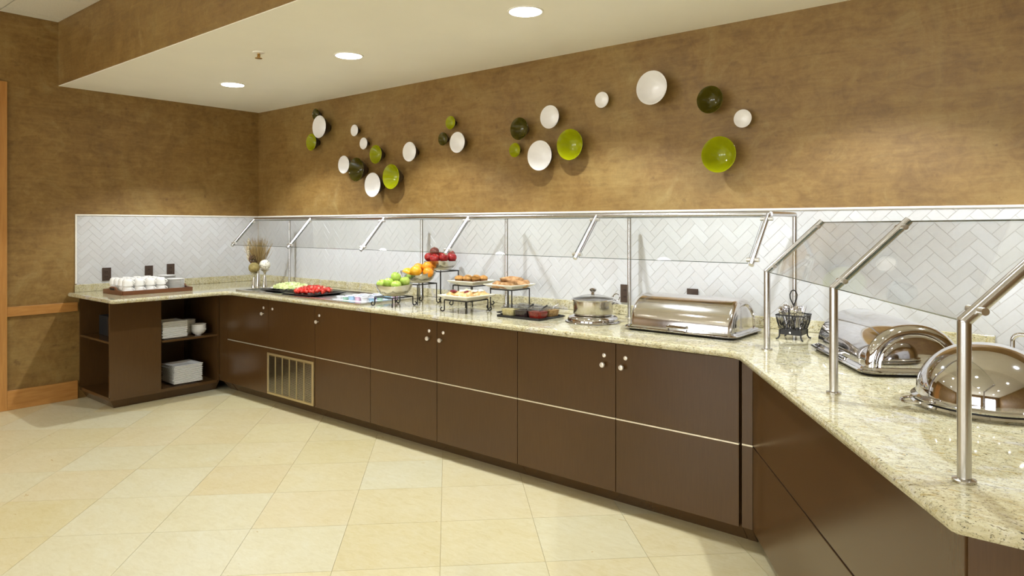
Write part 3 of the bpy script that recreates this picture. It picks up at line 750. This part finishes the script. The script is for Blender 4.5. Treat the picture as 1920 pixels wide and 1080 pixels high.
# ------------------------------------------------------------------ cold well with fruit platters and yogurts
t = thing('cold_well', 'flat stainless steel cold well set along the counter under the food', 'cold well', (0, 0, CT))
wx0, wx1, wy0, wy1 = .95, 2.675, -.775, -.165
part('pan', MB().box(wx0+.05, wx1-.05, wy0+.05, wy1-.05, .001, .003), 'well_steel', t)
fl = MB()
for a in ((wx0, wx1, wy0, wy0+.055), (wx0, wx1, wy1-.055, wy1), (wx0, wx0+.055, wy0+.055, wy1-.055), (wx1-.055, wx1, wy0+.055, wy1-.055)): fl.box(*a, 0, .012)
part('flange', fl, 'satin_steel', t)
ZW = CT+.003
def platter(x, y, w, mat, label, rz=0):
    t = thing('platter', label, 'platter', (x, y, ZW), rz)
    part('dish', sq_plate(w, .014, .02), mat, t, bevel=.001); return t
platter(1.35, -.49, .36, 'black_plastic', 'black square platter in the cold well under the green melon', .05)
t = thing('oval_platter', 'white oval platter of green melon pieces in the cold well', 'platter', (1.34, -.485, ZW+.0185))
part('dish', MB().lathe([(.09, 0), (.16, .012), (.17, .014), (.155, .013), (.09, .004), (.0001, .004)], 36, sx=1.03, sy=.95), 'porcelain', t)
platter(1.77, -.54, .37, 'black_plastic', 'black square platter in the cold well under the red strawberries', .05)
rp = random.Random(11)
def chunk(mat, r):
    mb = MB(); mb.ball((0, 0, 0), r, 8, 5)
    mb.v = [(x*rp.uniform(.75, 1.15), y*rp.uniform(.75, 1.15), z*rp.uniform(.7, 1.1)) for x, y, z in mb.v]
    return mb.mesh('chunk', mat, 80)
def heap(cx, cy, rx, ry, z0, hh, n, meshes, nm, label, cat, gr):
    for k in range(n):
        q = math.sqrt(k/n)*.97; a = k*2.39996
        x, y = cx+rx*q*math.cos(a), cy+ry*q*math.sin(a); z = z0+hh*(1-q**1.6)+rp.uniform(-.004, .006)
        tag(obj(nm, rp.choice(meshes), None, (x, y, z), (rp.uniform(0, 3), rp.uniform(0, 3), rp.uniform(0, 3))), label, cat, gr)
mel = [MB().box(-.013, .013, -.016, .016, -.011, .011).mesh('melon', 'melon'), chunk('melon', .015), MB().box(-.016, .016, -.012, .012, -.012, .012).mesh('melon', 'melon')]
heap(1.34, -.485, .15, .135, ZW+.032, .028, 90, mel, 'melon_piece', 'pale green melon piece heaped on the white oval platter', 'melon', 'melon pieces on the platter')
strw = []
for k in range(5):
    r = .0145+.0015*k
    strw.append(MB().lathe([(.0001, -r*1.1), (r*.55, -r*.6), (r*.95, 0), (r, r*.35), (r*.7, r*.7), (.0001, r*.75)], 9, sy=.7 if k % 2 else 1).mesh('strawberry', 'strawberry' if k < 2 else ['strawberry', 'strawberry_cut'][k % 2], 80))
heap(1.755, -.54, .155, .15, ZW+.028, .032, 95, strw, 'strawberry', 'cut red strawberry heaped on the black square platter', 'strawberry', 'strawberries on the platter')
# yogurt cups
t = thing('ice_tray', 'shallow white tray under the yogurt cups in the cold well', 'tray', (2.43, -.47, ZW))
part('tray', MB().box(-.185, .185, -.24, .24, 0, .008), 'yogurt_white', t, bevel=.002)
yb = {}
for c in ('white', 'blue', 'purple', 'green', 'pink'):
    yb[c] = MB().lathe([(.022, 0), (.029, .05), (.031, .052)], 16).mesh('tub', 'yogurt_'+c)
ylid = MB().lathe([(.0001, 0), (.033, 0), (.033, .002), (.0001, .0025)], 16).mesh('lid', 'yogurt_white')
cols = ['blue', 'blue', 'white', 'blue', 'green', 'blue', 'pink', 'white', 'purple', 'blue']
roots = {}; k = 0
for ix in range(5):
    for iy in range(6):
        if ix == 0 and iy > 3: continue
        low = ix < 2 and iy < 4
        c = cols[k % 10] if not (ix == 0) else ['white', 'purple', 'white', 'purple'][iy]
        k += 1
        loc = (2.285+.072*ix+rp.uniform(-.004, .004), -.655+.073*iy+rp.uniform(-.004, .004), ZW+.008)
        if low or (ix+iy) % 4 == 1: laying = True
        else: laying = False
        if c not in roots:
            r = thing('yogurt_cup', 'small %s yogurt cup among those at the right end of the cold well' % c, 'yogurt', loc, 0, '%s yogurt cups' % c)
            obj('tub', yb[c], r); obj('lid', ylid, r, (0, 0, .052)); roots[c] = r
        else: r = dup(roots[c], loc)
        r.scale = (.92, .92, .42 if laying else .62)

# ------------------------------------------------------------------ black wire stands, bowls of fruit, plates of pastry
def stand(cx, cy, h, w, label, rz=0):
    t = thing('wire_stand', label, 'stand', (cx, cy, CT), rz); q = w/2; r = .0042
    part('frame', MB().tube([(-q, -q, h-r), (q, -q, h-r), (q, q, h-r), (-q, q, h-r)], r, 6, True), 'black_iron', t)
    for sx, sy in ((-1, -1), (1, -1), (1, 1), (-1, 1)):
        o = Vector((sx, sy, 0)).normalized(); b = Vector((sx*q, sy*q, 0)); rr = .0125
        pts = [b+Vector((0, 0, h-r)), b+Vector((0, 0, rr+r+.006))]
        for k in range(9):
            a = PI+(PI*1.45)*k/8
            pts.append(b+o*(rr+rr*math.cos(a))+Vector((0, 0, r+rr+rr*math.sin(a))))
        part('leg', MB().tube(pts, r, 6), 'black_iron', t)
    return CT+h
def fruit_bowl(cx, cy, z, R, H, label, wave):
    mb = MB(); n = 40; rings = []
    prof = [(.30, 0), (.55, .05), (.80, .34), (.93, .68), (1.0, 1.0)]
    pin = [(.98, 1.0), (.90, .70), (.76, .38), (.52, .10), (.28, .05)]
    vs = []; fs = []
    for rr, zz in prof+pin:
        for k in range(n):
            a = 2*PI*k/n; c, s_ = math.cos(a), math.sin(a)
            sup = 1/((abs(c)**3.2+abs(s_)**3.2)**(1/3.2)) if rr > .5 else 1/((abs(c)**2.4+abs(s_)**2.4)**(1/2.4))
            ang = a-(PI/2-TH); wz = wave*math.cos(2*ang)*max(0, zz)**1.5
            vs.append((R*rr*c*sup, R*rr*s_*sup, H*zz+wz))
    m = len(prof)+len(pin)
    for j in range(m-1):
        for k in range(n): fs.append((j*n+k, j*n+(k+1) % n, (j+1)*n+(k+1) % n, (j+1)*n+k))
    fs.append(tuple(range(n-1, -1, -1))); fs.append(tuple((m-1)*n+k for k in range(n)))
    return tag(part('fruit_bowl', mb.add(vs, fs, 0, True), 'bowl_metal', None, (cx, cy, z), sharp=60), label, 'bowl')
z1 = stand(2.872, -.628, .069, .19, 'low black wire stand under the bowl of green apples')
z2 = stand(2.885, -.405, .150, .19, 'mid-height black wire stand under the bowl of oranges')
z3 = stand(2.905, -.195, .234, .19, 'tallest black wire stand under the bowl of red apples')
fruit_bowl(2.872, -.628, z1, .118, .082, 'champagne metal bowl of green apples on the low stand', .004)
fruit_bowl(2.885, -.405, z2, .118, .078, 'champagne metal bowl of oranges on the mid-height stand', .014)
fruit_bowl(2.905, -.195, z3, .113, .072, 'champagne metal bowl of red apples on the tallest stand', -.003)
def apple_mesh(nm, mat, r, dimple=True):
    pr = []
    for k in range(15):
        a = PI*k/14; rr = math.sin(a)**.92 if 0 < k < 14 else .0001
        zz = -math.cos(a)*.92; zz -= (.20*math.exp(-(rr/.28)**2) if (dimple and zz > 0) else 0); zz += (.08*math.exp(-(rr/.25)**2) if (dimple and zz < 0) else 0)
        pr.append((max(.0001, r*rr*(1.0+.05*math.cos(a)*-1)), r*zz))
    return MB().lathe(pr, 20).mesh(nm, mat, 80)
stem_m = MB().tube([(0, 0, .0), (.001, 0, .010), (.004, 0, .018)], .0014, 5).mesh('stem', 'stem')
def fruit(nm, me, c, a, b, z, label, cat, gr, r, stem=True):
    p = Vector(c)+Rv*a+Fv*b; t = thing(nm, label, cat, (p.x, p.y, z), rp.uniform(0, 6), gr)
    t.rotation_euler = (rp.uniform(-.4, .4), rp.uniform(-.4, .4), rp.uniform(0, 6))
    obj('skin', me, t)
    if stem: obj('stem', stem_m, t, (0, 0, r*.68))
ga = apple_mesh('skin', 'green_apple', .037)
for k, (a, b, z) in enumerate([(.012, .01, 1.118), (.078, .0, 1.088), (-.032, -.03, 1.080), (-.088, .0, 1.066), (.028, -.068, 1.064), (.03, .065, 1.07), (-.045, .055, 1.068)]):
    fruit('green_apple', ga, (2.872, -.628, 0), a, b, z, 'green apple %s of the low bowl' % ('on top of the heap in the middle', 'at the right', 'left of the topmost one', 'at the far left', 'at the front rim', 'at the hidden rear right', 'at the hidden rear left')[k], 'apple', 'green apples' , .037)
ora = apple_mesh('skin', 'orange_skin', .040, False); yel = apple_mesh('skin', 'yellow_skin', .043, False)
for k, (me, a, b, z) in enumerate([(ora, .066, .01, 1.182), (yel, -.012, -.035, 1.152), (yel, -.078, .0, 1.134), (ora, -.005, .055, 1.168), (ora, .078, -.045, 1.142), (ora, .07, .07, 1.145)]):
    fruit('orange', me, (2.885, -.405, 0), a, b, z, ('bright orange at the top right of the middle bowl', 'golden yellow orange at the front of the middle bowl', 'golden yellow orange at the left of the middle bowl', 'orange behind the golden ones in the middle bowl', 'orange low at the right rim of the middle bowl', 'orange hidden at the rear of the middle bowl')[k], 'orange', 'oranges in the middle bowl', .04, False)
rd = apple_mesh('skin', 'red_apple', .037); drd = apple_mesh('skin', 'dark_red_apple', .036)
for k, (me, a, b, z) in enumerate([(drd, -.046, .0, 1.288), (rd, -.088, .01, 1.246), (rd, -.038, -.06, 1.238), (rd, .030, -.045, 1.246), (rd, .086, .0, 1.243), (rd, .070, .055, 1.262), (rd, -.01, .05, 1.25)]):
    fruit('red_apple', me, (2.905, -.195, 0), a, b, z, ('brownish red apple on top of the heap in the highest bowl', 'red apple at the far left of the highest bowl', 'red apple at the front, below the brownish one', 'large red apple front and centre right in the highest bowl', 'red apple at the far right of the highest bowl', 'red apple at the rear right of the highest bowl', 'red apple at the hidden rear of the highest bowl')[k], 'apple', 'red apples', .037)
zd = stand(3.495, -.535, .082, .205, 'low black wire stand under the plate of glazed pastries')
ze = stand(3.285, -.255, .150, .19, 'black wire stand under the plate of muffins')
zf = stand(3.63, -.24, .142, .19, 'black wire stand under the plate of scones')
def serving_plate(cx, cy, z, w, label, rz=0):
    return tag(part('serving_plate', sq_plate(w, .026, .012, .005), 'cream_porcelain', None, (cx, cy, z), (0, 0, rz), .002), label, 'plate')
serving_plate(3.495, -.535, zd, .275, 'square cream serving plate of glazed pastries at the front')
serving_plate(3.285, -.255, ze, .25, 'square cream serving plate of muffins')
serving_plate(3.632, -.246, zf, .258, 'square cream serving plate of scones')
# muffins
mt = MB().lathe([(.027, 0), (.034, .004), (.034, .010), (.028, .020), (.016, .026), (.0001, .028)], 16)
mt.v = [(x*rp.uniform(.95, 1.06), y*rp.uniform(.95, 1.06), z*rp.uniform(.92, 1.08)) for x, y, z in mt.v]
mt = mt.mesh('crown', 'muffin_top', 80); mbm = MB().lathe([(.025, 0), (.031, .030), (.030, .032)], 16).mesh('base', 'muffin_side', 80)
first = None
for mk, (a, b) in enumerate(((-.088, -.02), (-.030, -.035), (.030, -.035), (.083, -.01), (-.03, .035), (.03, .035))):
    mlab = 'golden brown muffin, %s' % ('leftmost in the front row', 'second from left in the front row', 'third from left in the front row', 'rightmost in the front row', 'left one of the rear row', 'right one of the rear row')[mk]
    p = Vector((3.285, -.255, ze+.006))+Rv*a+Fv*b
    if first is None:
        first = thing('muffin', mlab, 'muffin', p, 0, 'muffins'); obj('base', mbm, first); obj('crown', mt, first, (0, 0, .032))
    else: dup(first, p, rp.uniform(0, 6), mlab)
def lump(mat, sx, sy, sz, nm, seed, amp=.14):
    rr = random.Random(seed); mb = MB().ball((0, 0, 0), 1, 18, 10)
    ph = [rr.uniform(0, 6) for _ in range(6)]
    out = []
    for x, y, z in mb.v:
        k = 1+amp*(math.sin(3*x+ph[0])*math.cos(4*y+ph[1])+.6*math.sin(6*z+ph[2]+3*x))
        out.append((x*sx*k, y*sy*k, max(z, -.55)*sz*k+.55*sz))
    mb.v = out; return mb.mesh(nm, mat, 80)
sc = [lump('scone', .075, .042, .030, 'scone', s) for s in (1, 2, 3)]
for k, (a, b, z, rz) in enumerate([(-.075, -.01, .006, 1.3), (.0, -.065, .006, .35), (.015, .03, .034, .1), (.055, -.02, .008, -.3), (.095, .02, .006, .9), (-.02, .06, .006, .4)]):
    p = Vector((3.632, -.246, zf+z))+Rv*a+Fv*b
    tag(obj('scone', sc[k % 3], None, p, (rp.uniform(-.1, .1), rp.uniform(-.1, .1), rz+PI/2-TH)), 'browned oval scone %s' % ('at the left of the plate', 'at the front of the pile', 'lying on top of the others', 'right of the front one', 'at the right end of the plate', 'at the back of the plate')[k], 'scone', 'scones')
dn = [lump('danish', .052, .048, .030, 'dough', s, .2) for s in (5, 6, 7)]; ic = [lump('icing', .026, .024, .010, 'icing', s, .25) for s in (8, 9)]; jm = lump('jam', .028, .024, .010, 'jam', 4, .1)
labs = ['round glazed pastry with dark red jam at the left of the front plate', 'glazed golden pastry beside the jam one on the front plate', 'glazed pastry with red filling at the front corner of the plate', 'pale iced pastry at the right of the front plate', 'small iced pastry at the far right of the front plate', 'iced pastry at the back of the front plate']
for k, (a, b) in enumerate([(-.085, -.0), (-.02, -.01), (.012, -.068), (.055, -.01), (.10, .012), (.0, .07)]):
    p = Vector((3.495, -.535, zd+.006))+Rv*a+Fv*b; t = thing('pastry', labs[k], 'pastry', p, rp.uniform(0, 6))
    obj('dough', dn[k % 3], t)
    if k in (0, 2): obj('jam', jm, t, (0, 0, .040))
    else: obj('icing', ic[k % 2], t, (0, 0, .040))

# ------------------------------------------------------------------ topping tray
t = thing('topping_tray', 'black handled tray carrying clear containers of toppings', 'tray', (4.0, -.485, CT))
part('base', MB().box(-.165, .165, -.125, .125, 0, .008), 'black_iron', t)
for s in (-1, 1):
    part('side', MB().box(-.165, .165, s*.125-.003, s*.125+.003, 0, .014), 'black_iron', t); part('end', MB().box(s*.165-.003, s*.165+.003, -.125, .125, 0, .014), 'black_iron', t)
    part('handle', MB().tube([(s*.165, -.06, .012), (s*.222, -.06, .018), (s*.222, .06, .018), (s*.165, .06, .012)], .004, 6), 'black_iron', t)
foods = [('cream_food', 'cream coloured'), ('dark_food', 'dark'), ('red_food', 'dark red'), ('icing', 'white'), ('cream_food', 'pale'), ('granola', 'granola')]
pos = ['front left', 'front middle', 'front right', 'rear left', 'rear middle', 'rear right']
for k in range(6):
    cx, cy = 4.0-.107+.107*(k % 3), -.485-.058+.116*(k//3)
    t = thing('topping_container', 'clear plastic container of %s topping at the %s of the black tray' % (foods[k][1], pos[k]), 'container', (cx, cy, CT+.008))
    def sqr(h, q=.012): return [(-h+q, -h), (h-q, -h), (h, -h+q), (h, h-q), (h-q, h), (-h+q, h), (-h, h-q), (-h, -h+q)]
    part('food', MB().prism(sqr(.043), .003, .040, 0, sqr(.048)), foods[k][0], t)
    part('tub', MB().prism(sqr(.046), 0, .050, 0, sqr(.0515)), 'clear_plastic', t)
    part('lid', MB().prism(sqr(.053), .050, .054, 0, sqr(.053)).prism(sqr(.044), .054, .064, 0, sqr(.030)), 'clear_plastic', t)
    if k in (1, 2, 5): part('spoon_handle', MB().tube([(.0, .0, .03), (.025, .015, .06), (.05, .03, .078)], [.003, .003, .006], 6), 'black_plastic' if k != 5 else 'chrome', t)

# ------------------------------------------------------------------ soup warmer
t = thing('soup_warmer', 'round stainless steel pot with glass lid on a warmer base', 'pot', (4.422, -.415, CT))
part('base', MB().lathe([(.160, 0), (.166, .003), (.164, .007), (.150, .009), (.150, .022), (.142, .034), (.122, .040), (.112, .041)], 48), 'chrome', t)
part('pot', MB().lathe([(.100, .041), (.112, .044), (.117, .052), (.118, .125), (.124, .128), (.124, .131), (.113, .131), (.111, .06), (.0001, .055)], 48), 'satin_steel', t)
l_ = part('lid', MB().lathe([(.128, .131), (.128, .135), (.118, .140), (.07, .155), (.03, .162)], 48), 'clear_plastic', t)
part('lid_rim', MB().lathe([(.129, .130), (.131, .133), (.129, .137), (.116, .138)], 48, cap0=False, cap1=False), 'chrome', l_)
part('knob', MB().lathe([(.03, .160), (.012, .164), (.010, .176), (.020, .186), (.022, .194), (.014, .2), (.0001, .201)], 24), 'chrome', l_)
part('handle', MB().tube([Vector((0, 0, .128))+Rv*.118]+[Vector((0, 0, .146))+Rv*(.140+.020*math.cos(a))+Vector((0, 0, .020*math.sin(a))) for a in [PI*1.2+2*PI*.9*k/12 for k in range(13)]], .003, 6), 'chrome', t)
part('pot_handle', MB().tube([Vector((0, 0, .108))+Rv*.114-Fv*.03, Vector((0, 0, .108))+Rv*.145-Fv*.02, Vector((0, 0, .108))+Rv*.145+Fv*.02, Vector((0, 0, .108))+Rv*.114+Fv*.03], .005, 8), 'chrome', t)

# ------------------------------------------------------------------ chafing dishes
def rrect(w, d, r, n=6):
    out = []
    for cx, cy, a0 in ((w/2-r, -d/2+r, -PI/2), (w/2-r, d/2-r, 0), (-w/2+r, d/2-r, PI/2), (-w/2+r, -d/2+r, PI)):
        for k in range(n+1): a = a0+PI/2*k/n; out.append((cx+r*math.cos(a), cy+r*math.sin(a)))
    return out
def rolltop(loc, rz, label, mat, front=-1):
    t = thing('roll_top_chafer', label, 'chafing dish', loc, rz)
    part('base_pan', MB().prism(rrect(.61, .37, .05), 0, .010, 0, rrect(.62, .38, .05)), 'black_iron', t)
    part('tray_rim', MB().prism(rrect(.64, .40, .06), .010, .018, 0, rrect(.655, .415, .06)).prism(rrect(.655, .415, .06), .018, .022, 0, rrect(.64, .40, .05)), 'chrome', t, bevel=.001)
    part('inner_rim', MB().prism(rrect(.62, .385, .05), .022, .030, 0, rrect(.605, .37, .05)), 'chrome', t)
    R_, H_, L2, fr = .178, .165, .292, .032; n = 36; rings = []
    for k in range(7): a = PI/2*k/6; rings.append((-L2+fr*(1-math.sin(a)), 1-fr*(1-math.cos(PI/2-a))/R_*1.0) if False else (-L2+fr-fr*math.cos(a), (R_-fr+fr*math.sin(a))/R_))
    cap = [(-L2-.004-.012*math.cos(a)+.012, .76*math.sin(a)+.001) for a in [PI/2*k/7 for k in range(8)]]+[(-L2+.014, .775), (-L2+.010, .80), (-L2+.002, .815)]
    rings = cap+rings; rings = rings+[(-x, s) for x, s in rings[::-1]]
    vs = []; fs = []
    for x, s in rings:
        for k in range(n+1):
            a = PI*k/n; c_, s_ = math.cos(a), math.sin(a)
            yy_ = R_*s*math.copysign(abs(c_)**.93, c_); vs.append((x, yy_, .030+H_*s*abs(s_)**.93))
    m = n+1
    for j in range(len(rings)-1):
        for k in range(n): fs.append((j*m+k, j*m+k+1, (j+1)*m+k+1, (j+1)*m+k))
    fs.append(tuple(range(m-1, -1, -1))); fs.append(tuple((len(rings)-1)*m+k for k in range(m)))
    cv = part('roll_cover', MB().add(vs, fs, 0, True), mat, t, sharp=60)
    part('handle', MB().tube([(-.055, front*.176, .045), (-.05, front*.200, .040), (.05, front*.200, .040), (.055, front*.176, .045)], .006, 8), 'chrome', cv)
    return t
rolltop((5.035, -.37, CT), 0, 'long polished roll-top chafing dish on the back counter beside the pot', 'polished_steel')
rolltop((6.037, -.666, CT), math.atan2(ad.y, ad.x), 'polished roll-top chafing dish on the angled arm seen from its end', 'chrome')
t = thing('round_chafer', 'large round domed chafing dish behind the nearest guard post', 'chafing dish', (6.46, -1.285, CT))
part('base_ring', MB().lathe([(.185, 0), (.203, .004), (.210, .012), (.205, .018), (.190, .020)], 64), 'chrome', t)
part('seal', MB().lathe([(.196, .019), (.198, .024), (.19, .025)], 64), 'black_iron', t)
dm = [(.206, .024), (.208, .028), (.203, .032), (.196, .034)]+[(.194*math.cos(a)**.9 if a < PI/2-.01 else .0001, .036+.168*math.sin(a)) for a in [PI/2*k/16 for k in range(17)]]
d_ = part('dome', MB().lathe(dm, 72), 'chrome', t)
hd = -Rv; cc = hd*.205
hm = MB(); pts = []
for k in range(13):
    a = PI*k/12; pts.append(hd*(.200+.070*math.sin(a))+Fv*(.044*math.cos(a)-.01)+Vector((0, 0, .030-.004*math.sin(a))))
part('handle', hm.tube(pts, [.0032+.0018*math.sin(PI*k/12) for k in range(13)], 8), 'chrome', d_)
part('hinge_ball', MB().ball(tuple(hd*.200-Fv*.05+Vector((0, 0, .034))), .008, 12, 8), 'chrome', d_)
# bent tube at the right edge
mb = MB(); pts = [(0, 0, 0), (0, 0, .13)]
for k in range(9): a = PI-PI/2*k/8; pts.append((.025+.025*math.cos(a), 0, .13+.025*math.sin(a)))
pts.append((.2, 0, .155)); 
t = thing('bent_chrome_tube', 'bent chrome tube rising behind the round chafing dish at the right edge', 'tube', (6.479, -.62, CT))
part('tube', mb.tube(pts, .0085, 12), 'chrome', t); part('foot', MB().lathe([(.022, 0), (.022, .006), (.01, .009)], 20), 'chrome', t)

# ------------------------------------------------------------------ cutlery caddy
t = thing('cutlery_caddy', 'black wire caddy with scroll feet and loop handle between the chafers', 'caddy', (5.553, -.305, CT))
q0, q1, hb_, ht = .052, .066, .030, .124
part('band', MB().prism([(-q0, -q0), (q0, -q0), (q0, q0), (-q0, q0)], .026, .052), 'black_iron', t)
part('rim', MB().tube([(-q1, -q1, ht), (q1, -q1, ht), (q1, q1, ht), (-q1, q1, ht)], .0035, 6, True), 'black_iron', t)
wires = MB(); rw = random.Random(5)
for ax in range(4):
    m = Matrix.Rotation(ax*PI/2, 4, 'Z')
    def P(u, v): 
        q = q0+(q1-q0)*v; return tuple(m @ Vector((-q+2*q*u, -q-.002*math.sin(v*3), .052+(ht-.052)*v)))
    for k in range(9): wires.tube([P(k/8, 0), P(k/8+rw.uniform(-.06, .06), .5), P(k/8, 1)], .0016, 4)
    for k in range(15):
        u = rw.random(); v = rw.uniform(0, .5); wires.tube([P(u, v), P(min(1, max(0, u+rw.uniform(-.35, .35))), v+rw.uniform(.25, .5))], .0013, 4)
part('wire_mesh', wires, 'black_iron', t)
for sx, sy in ((-1, -1), (1, -1), (1, 1), (-1, 1)):
    part('foot', MB().tube([(sx*q0, sy*q0, .05), (sx*q0, sy*q0, .018), (sx*(q0+.006), sy*(q0+.006), .006), (sx*(q0+.013), sy*(q0+.013), .004)], .004, 6), 'black_iron', t)
part('badge', MB().lathe([(.005, 0), (.005, .002)], 10).xf(Matrix.Translation((0, -q0, .038)) @ Matrix.Rotation(PI/2, 4, 'X')), 'satin_steel', t)
lp = []
for k in range(17):
    a = -PI*.5+2*PI*k/16; rr = .021; lp.append((0, 0, 0))
h3 = [Vector((-.006, 0, .05)), Vector((-.007, 0, .13)), Vector((-.005, 0, .155)), Vector((.004, 0, .178)), Vector((.016, 0, .205)), Vector((.018, 0, .225)), Vector((.010, 0, .243)), Vector((0, 0, .247)), Vector((-.010, 0, .243)), Vector((-.018, 0, .225)), Vector((-.016, 0, .205)), Vector((-.004, 0, .178)), Vector((.005, 0, .155)), Vector((.007, 0, .13)), Vector((.006, 0, .05))]
part('handle', MB().tube([Rv*p.x+Vector((0, 0, p.z)) for p in h3], .0033, 6), 'black_iron', t)
def cutlery(kind):
    mb = MB()
    mb.tube([(0, 0, 0), (0, 0, .05), (0, 0, .09)], [.006, .004, .0028], 6)
    if kind == 'spoon': mb.lathe([(.002, .09), (.010, .10), (.0155, .117), (.012, .135), (.0001, .142)], 10, sy=.35)
    elif kind == 'fork':
        mb.lathe([(.002, .09), (.010, .10), (.011, .112)], 8, sy=.3)
        for s in (-.008, -.0027, .0027, .008): mb.tube([(s, 0, .108), (s, 0, .142)], .0014, 4)
    else: mb.lathe([(.003, .09), (.009, .10), (.009, .135), (.0001, .15)], 8, sy=.2)
    return mb.mesh(kind, 'chrome', 60)
cm = {k: cutlery(k) for k in ('spoon', 'fork', 'knife')}
for k in range(26):
    kind = ('spoon', 'fork', 'spoon', 'knife')[k % 4]
    x, y = rw.uniform(-.038, .038), rw.uniform(-.038, .038)
    o = obj(kind, cm[kind], None, (5.553+x*.7, -.305+y*.7, CT+.028), (-y*7+rw.uniform(-.08, .08), x*7+rw.uniform(-.08, .08), rw.uniform(0, 6)))
    o.rotation_euler = (-y*6, x*6, 0); o.rotation_euler.rotate_axis('Z', rw.uniform(0, 6))
    tag(o, 'steel %s standing head up in the black wire caddy' % kind, 'cutlery', '%ss in the caddy' % ('knive' if kind == 'knife' else kind))
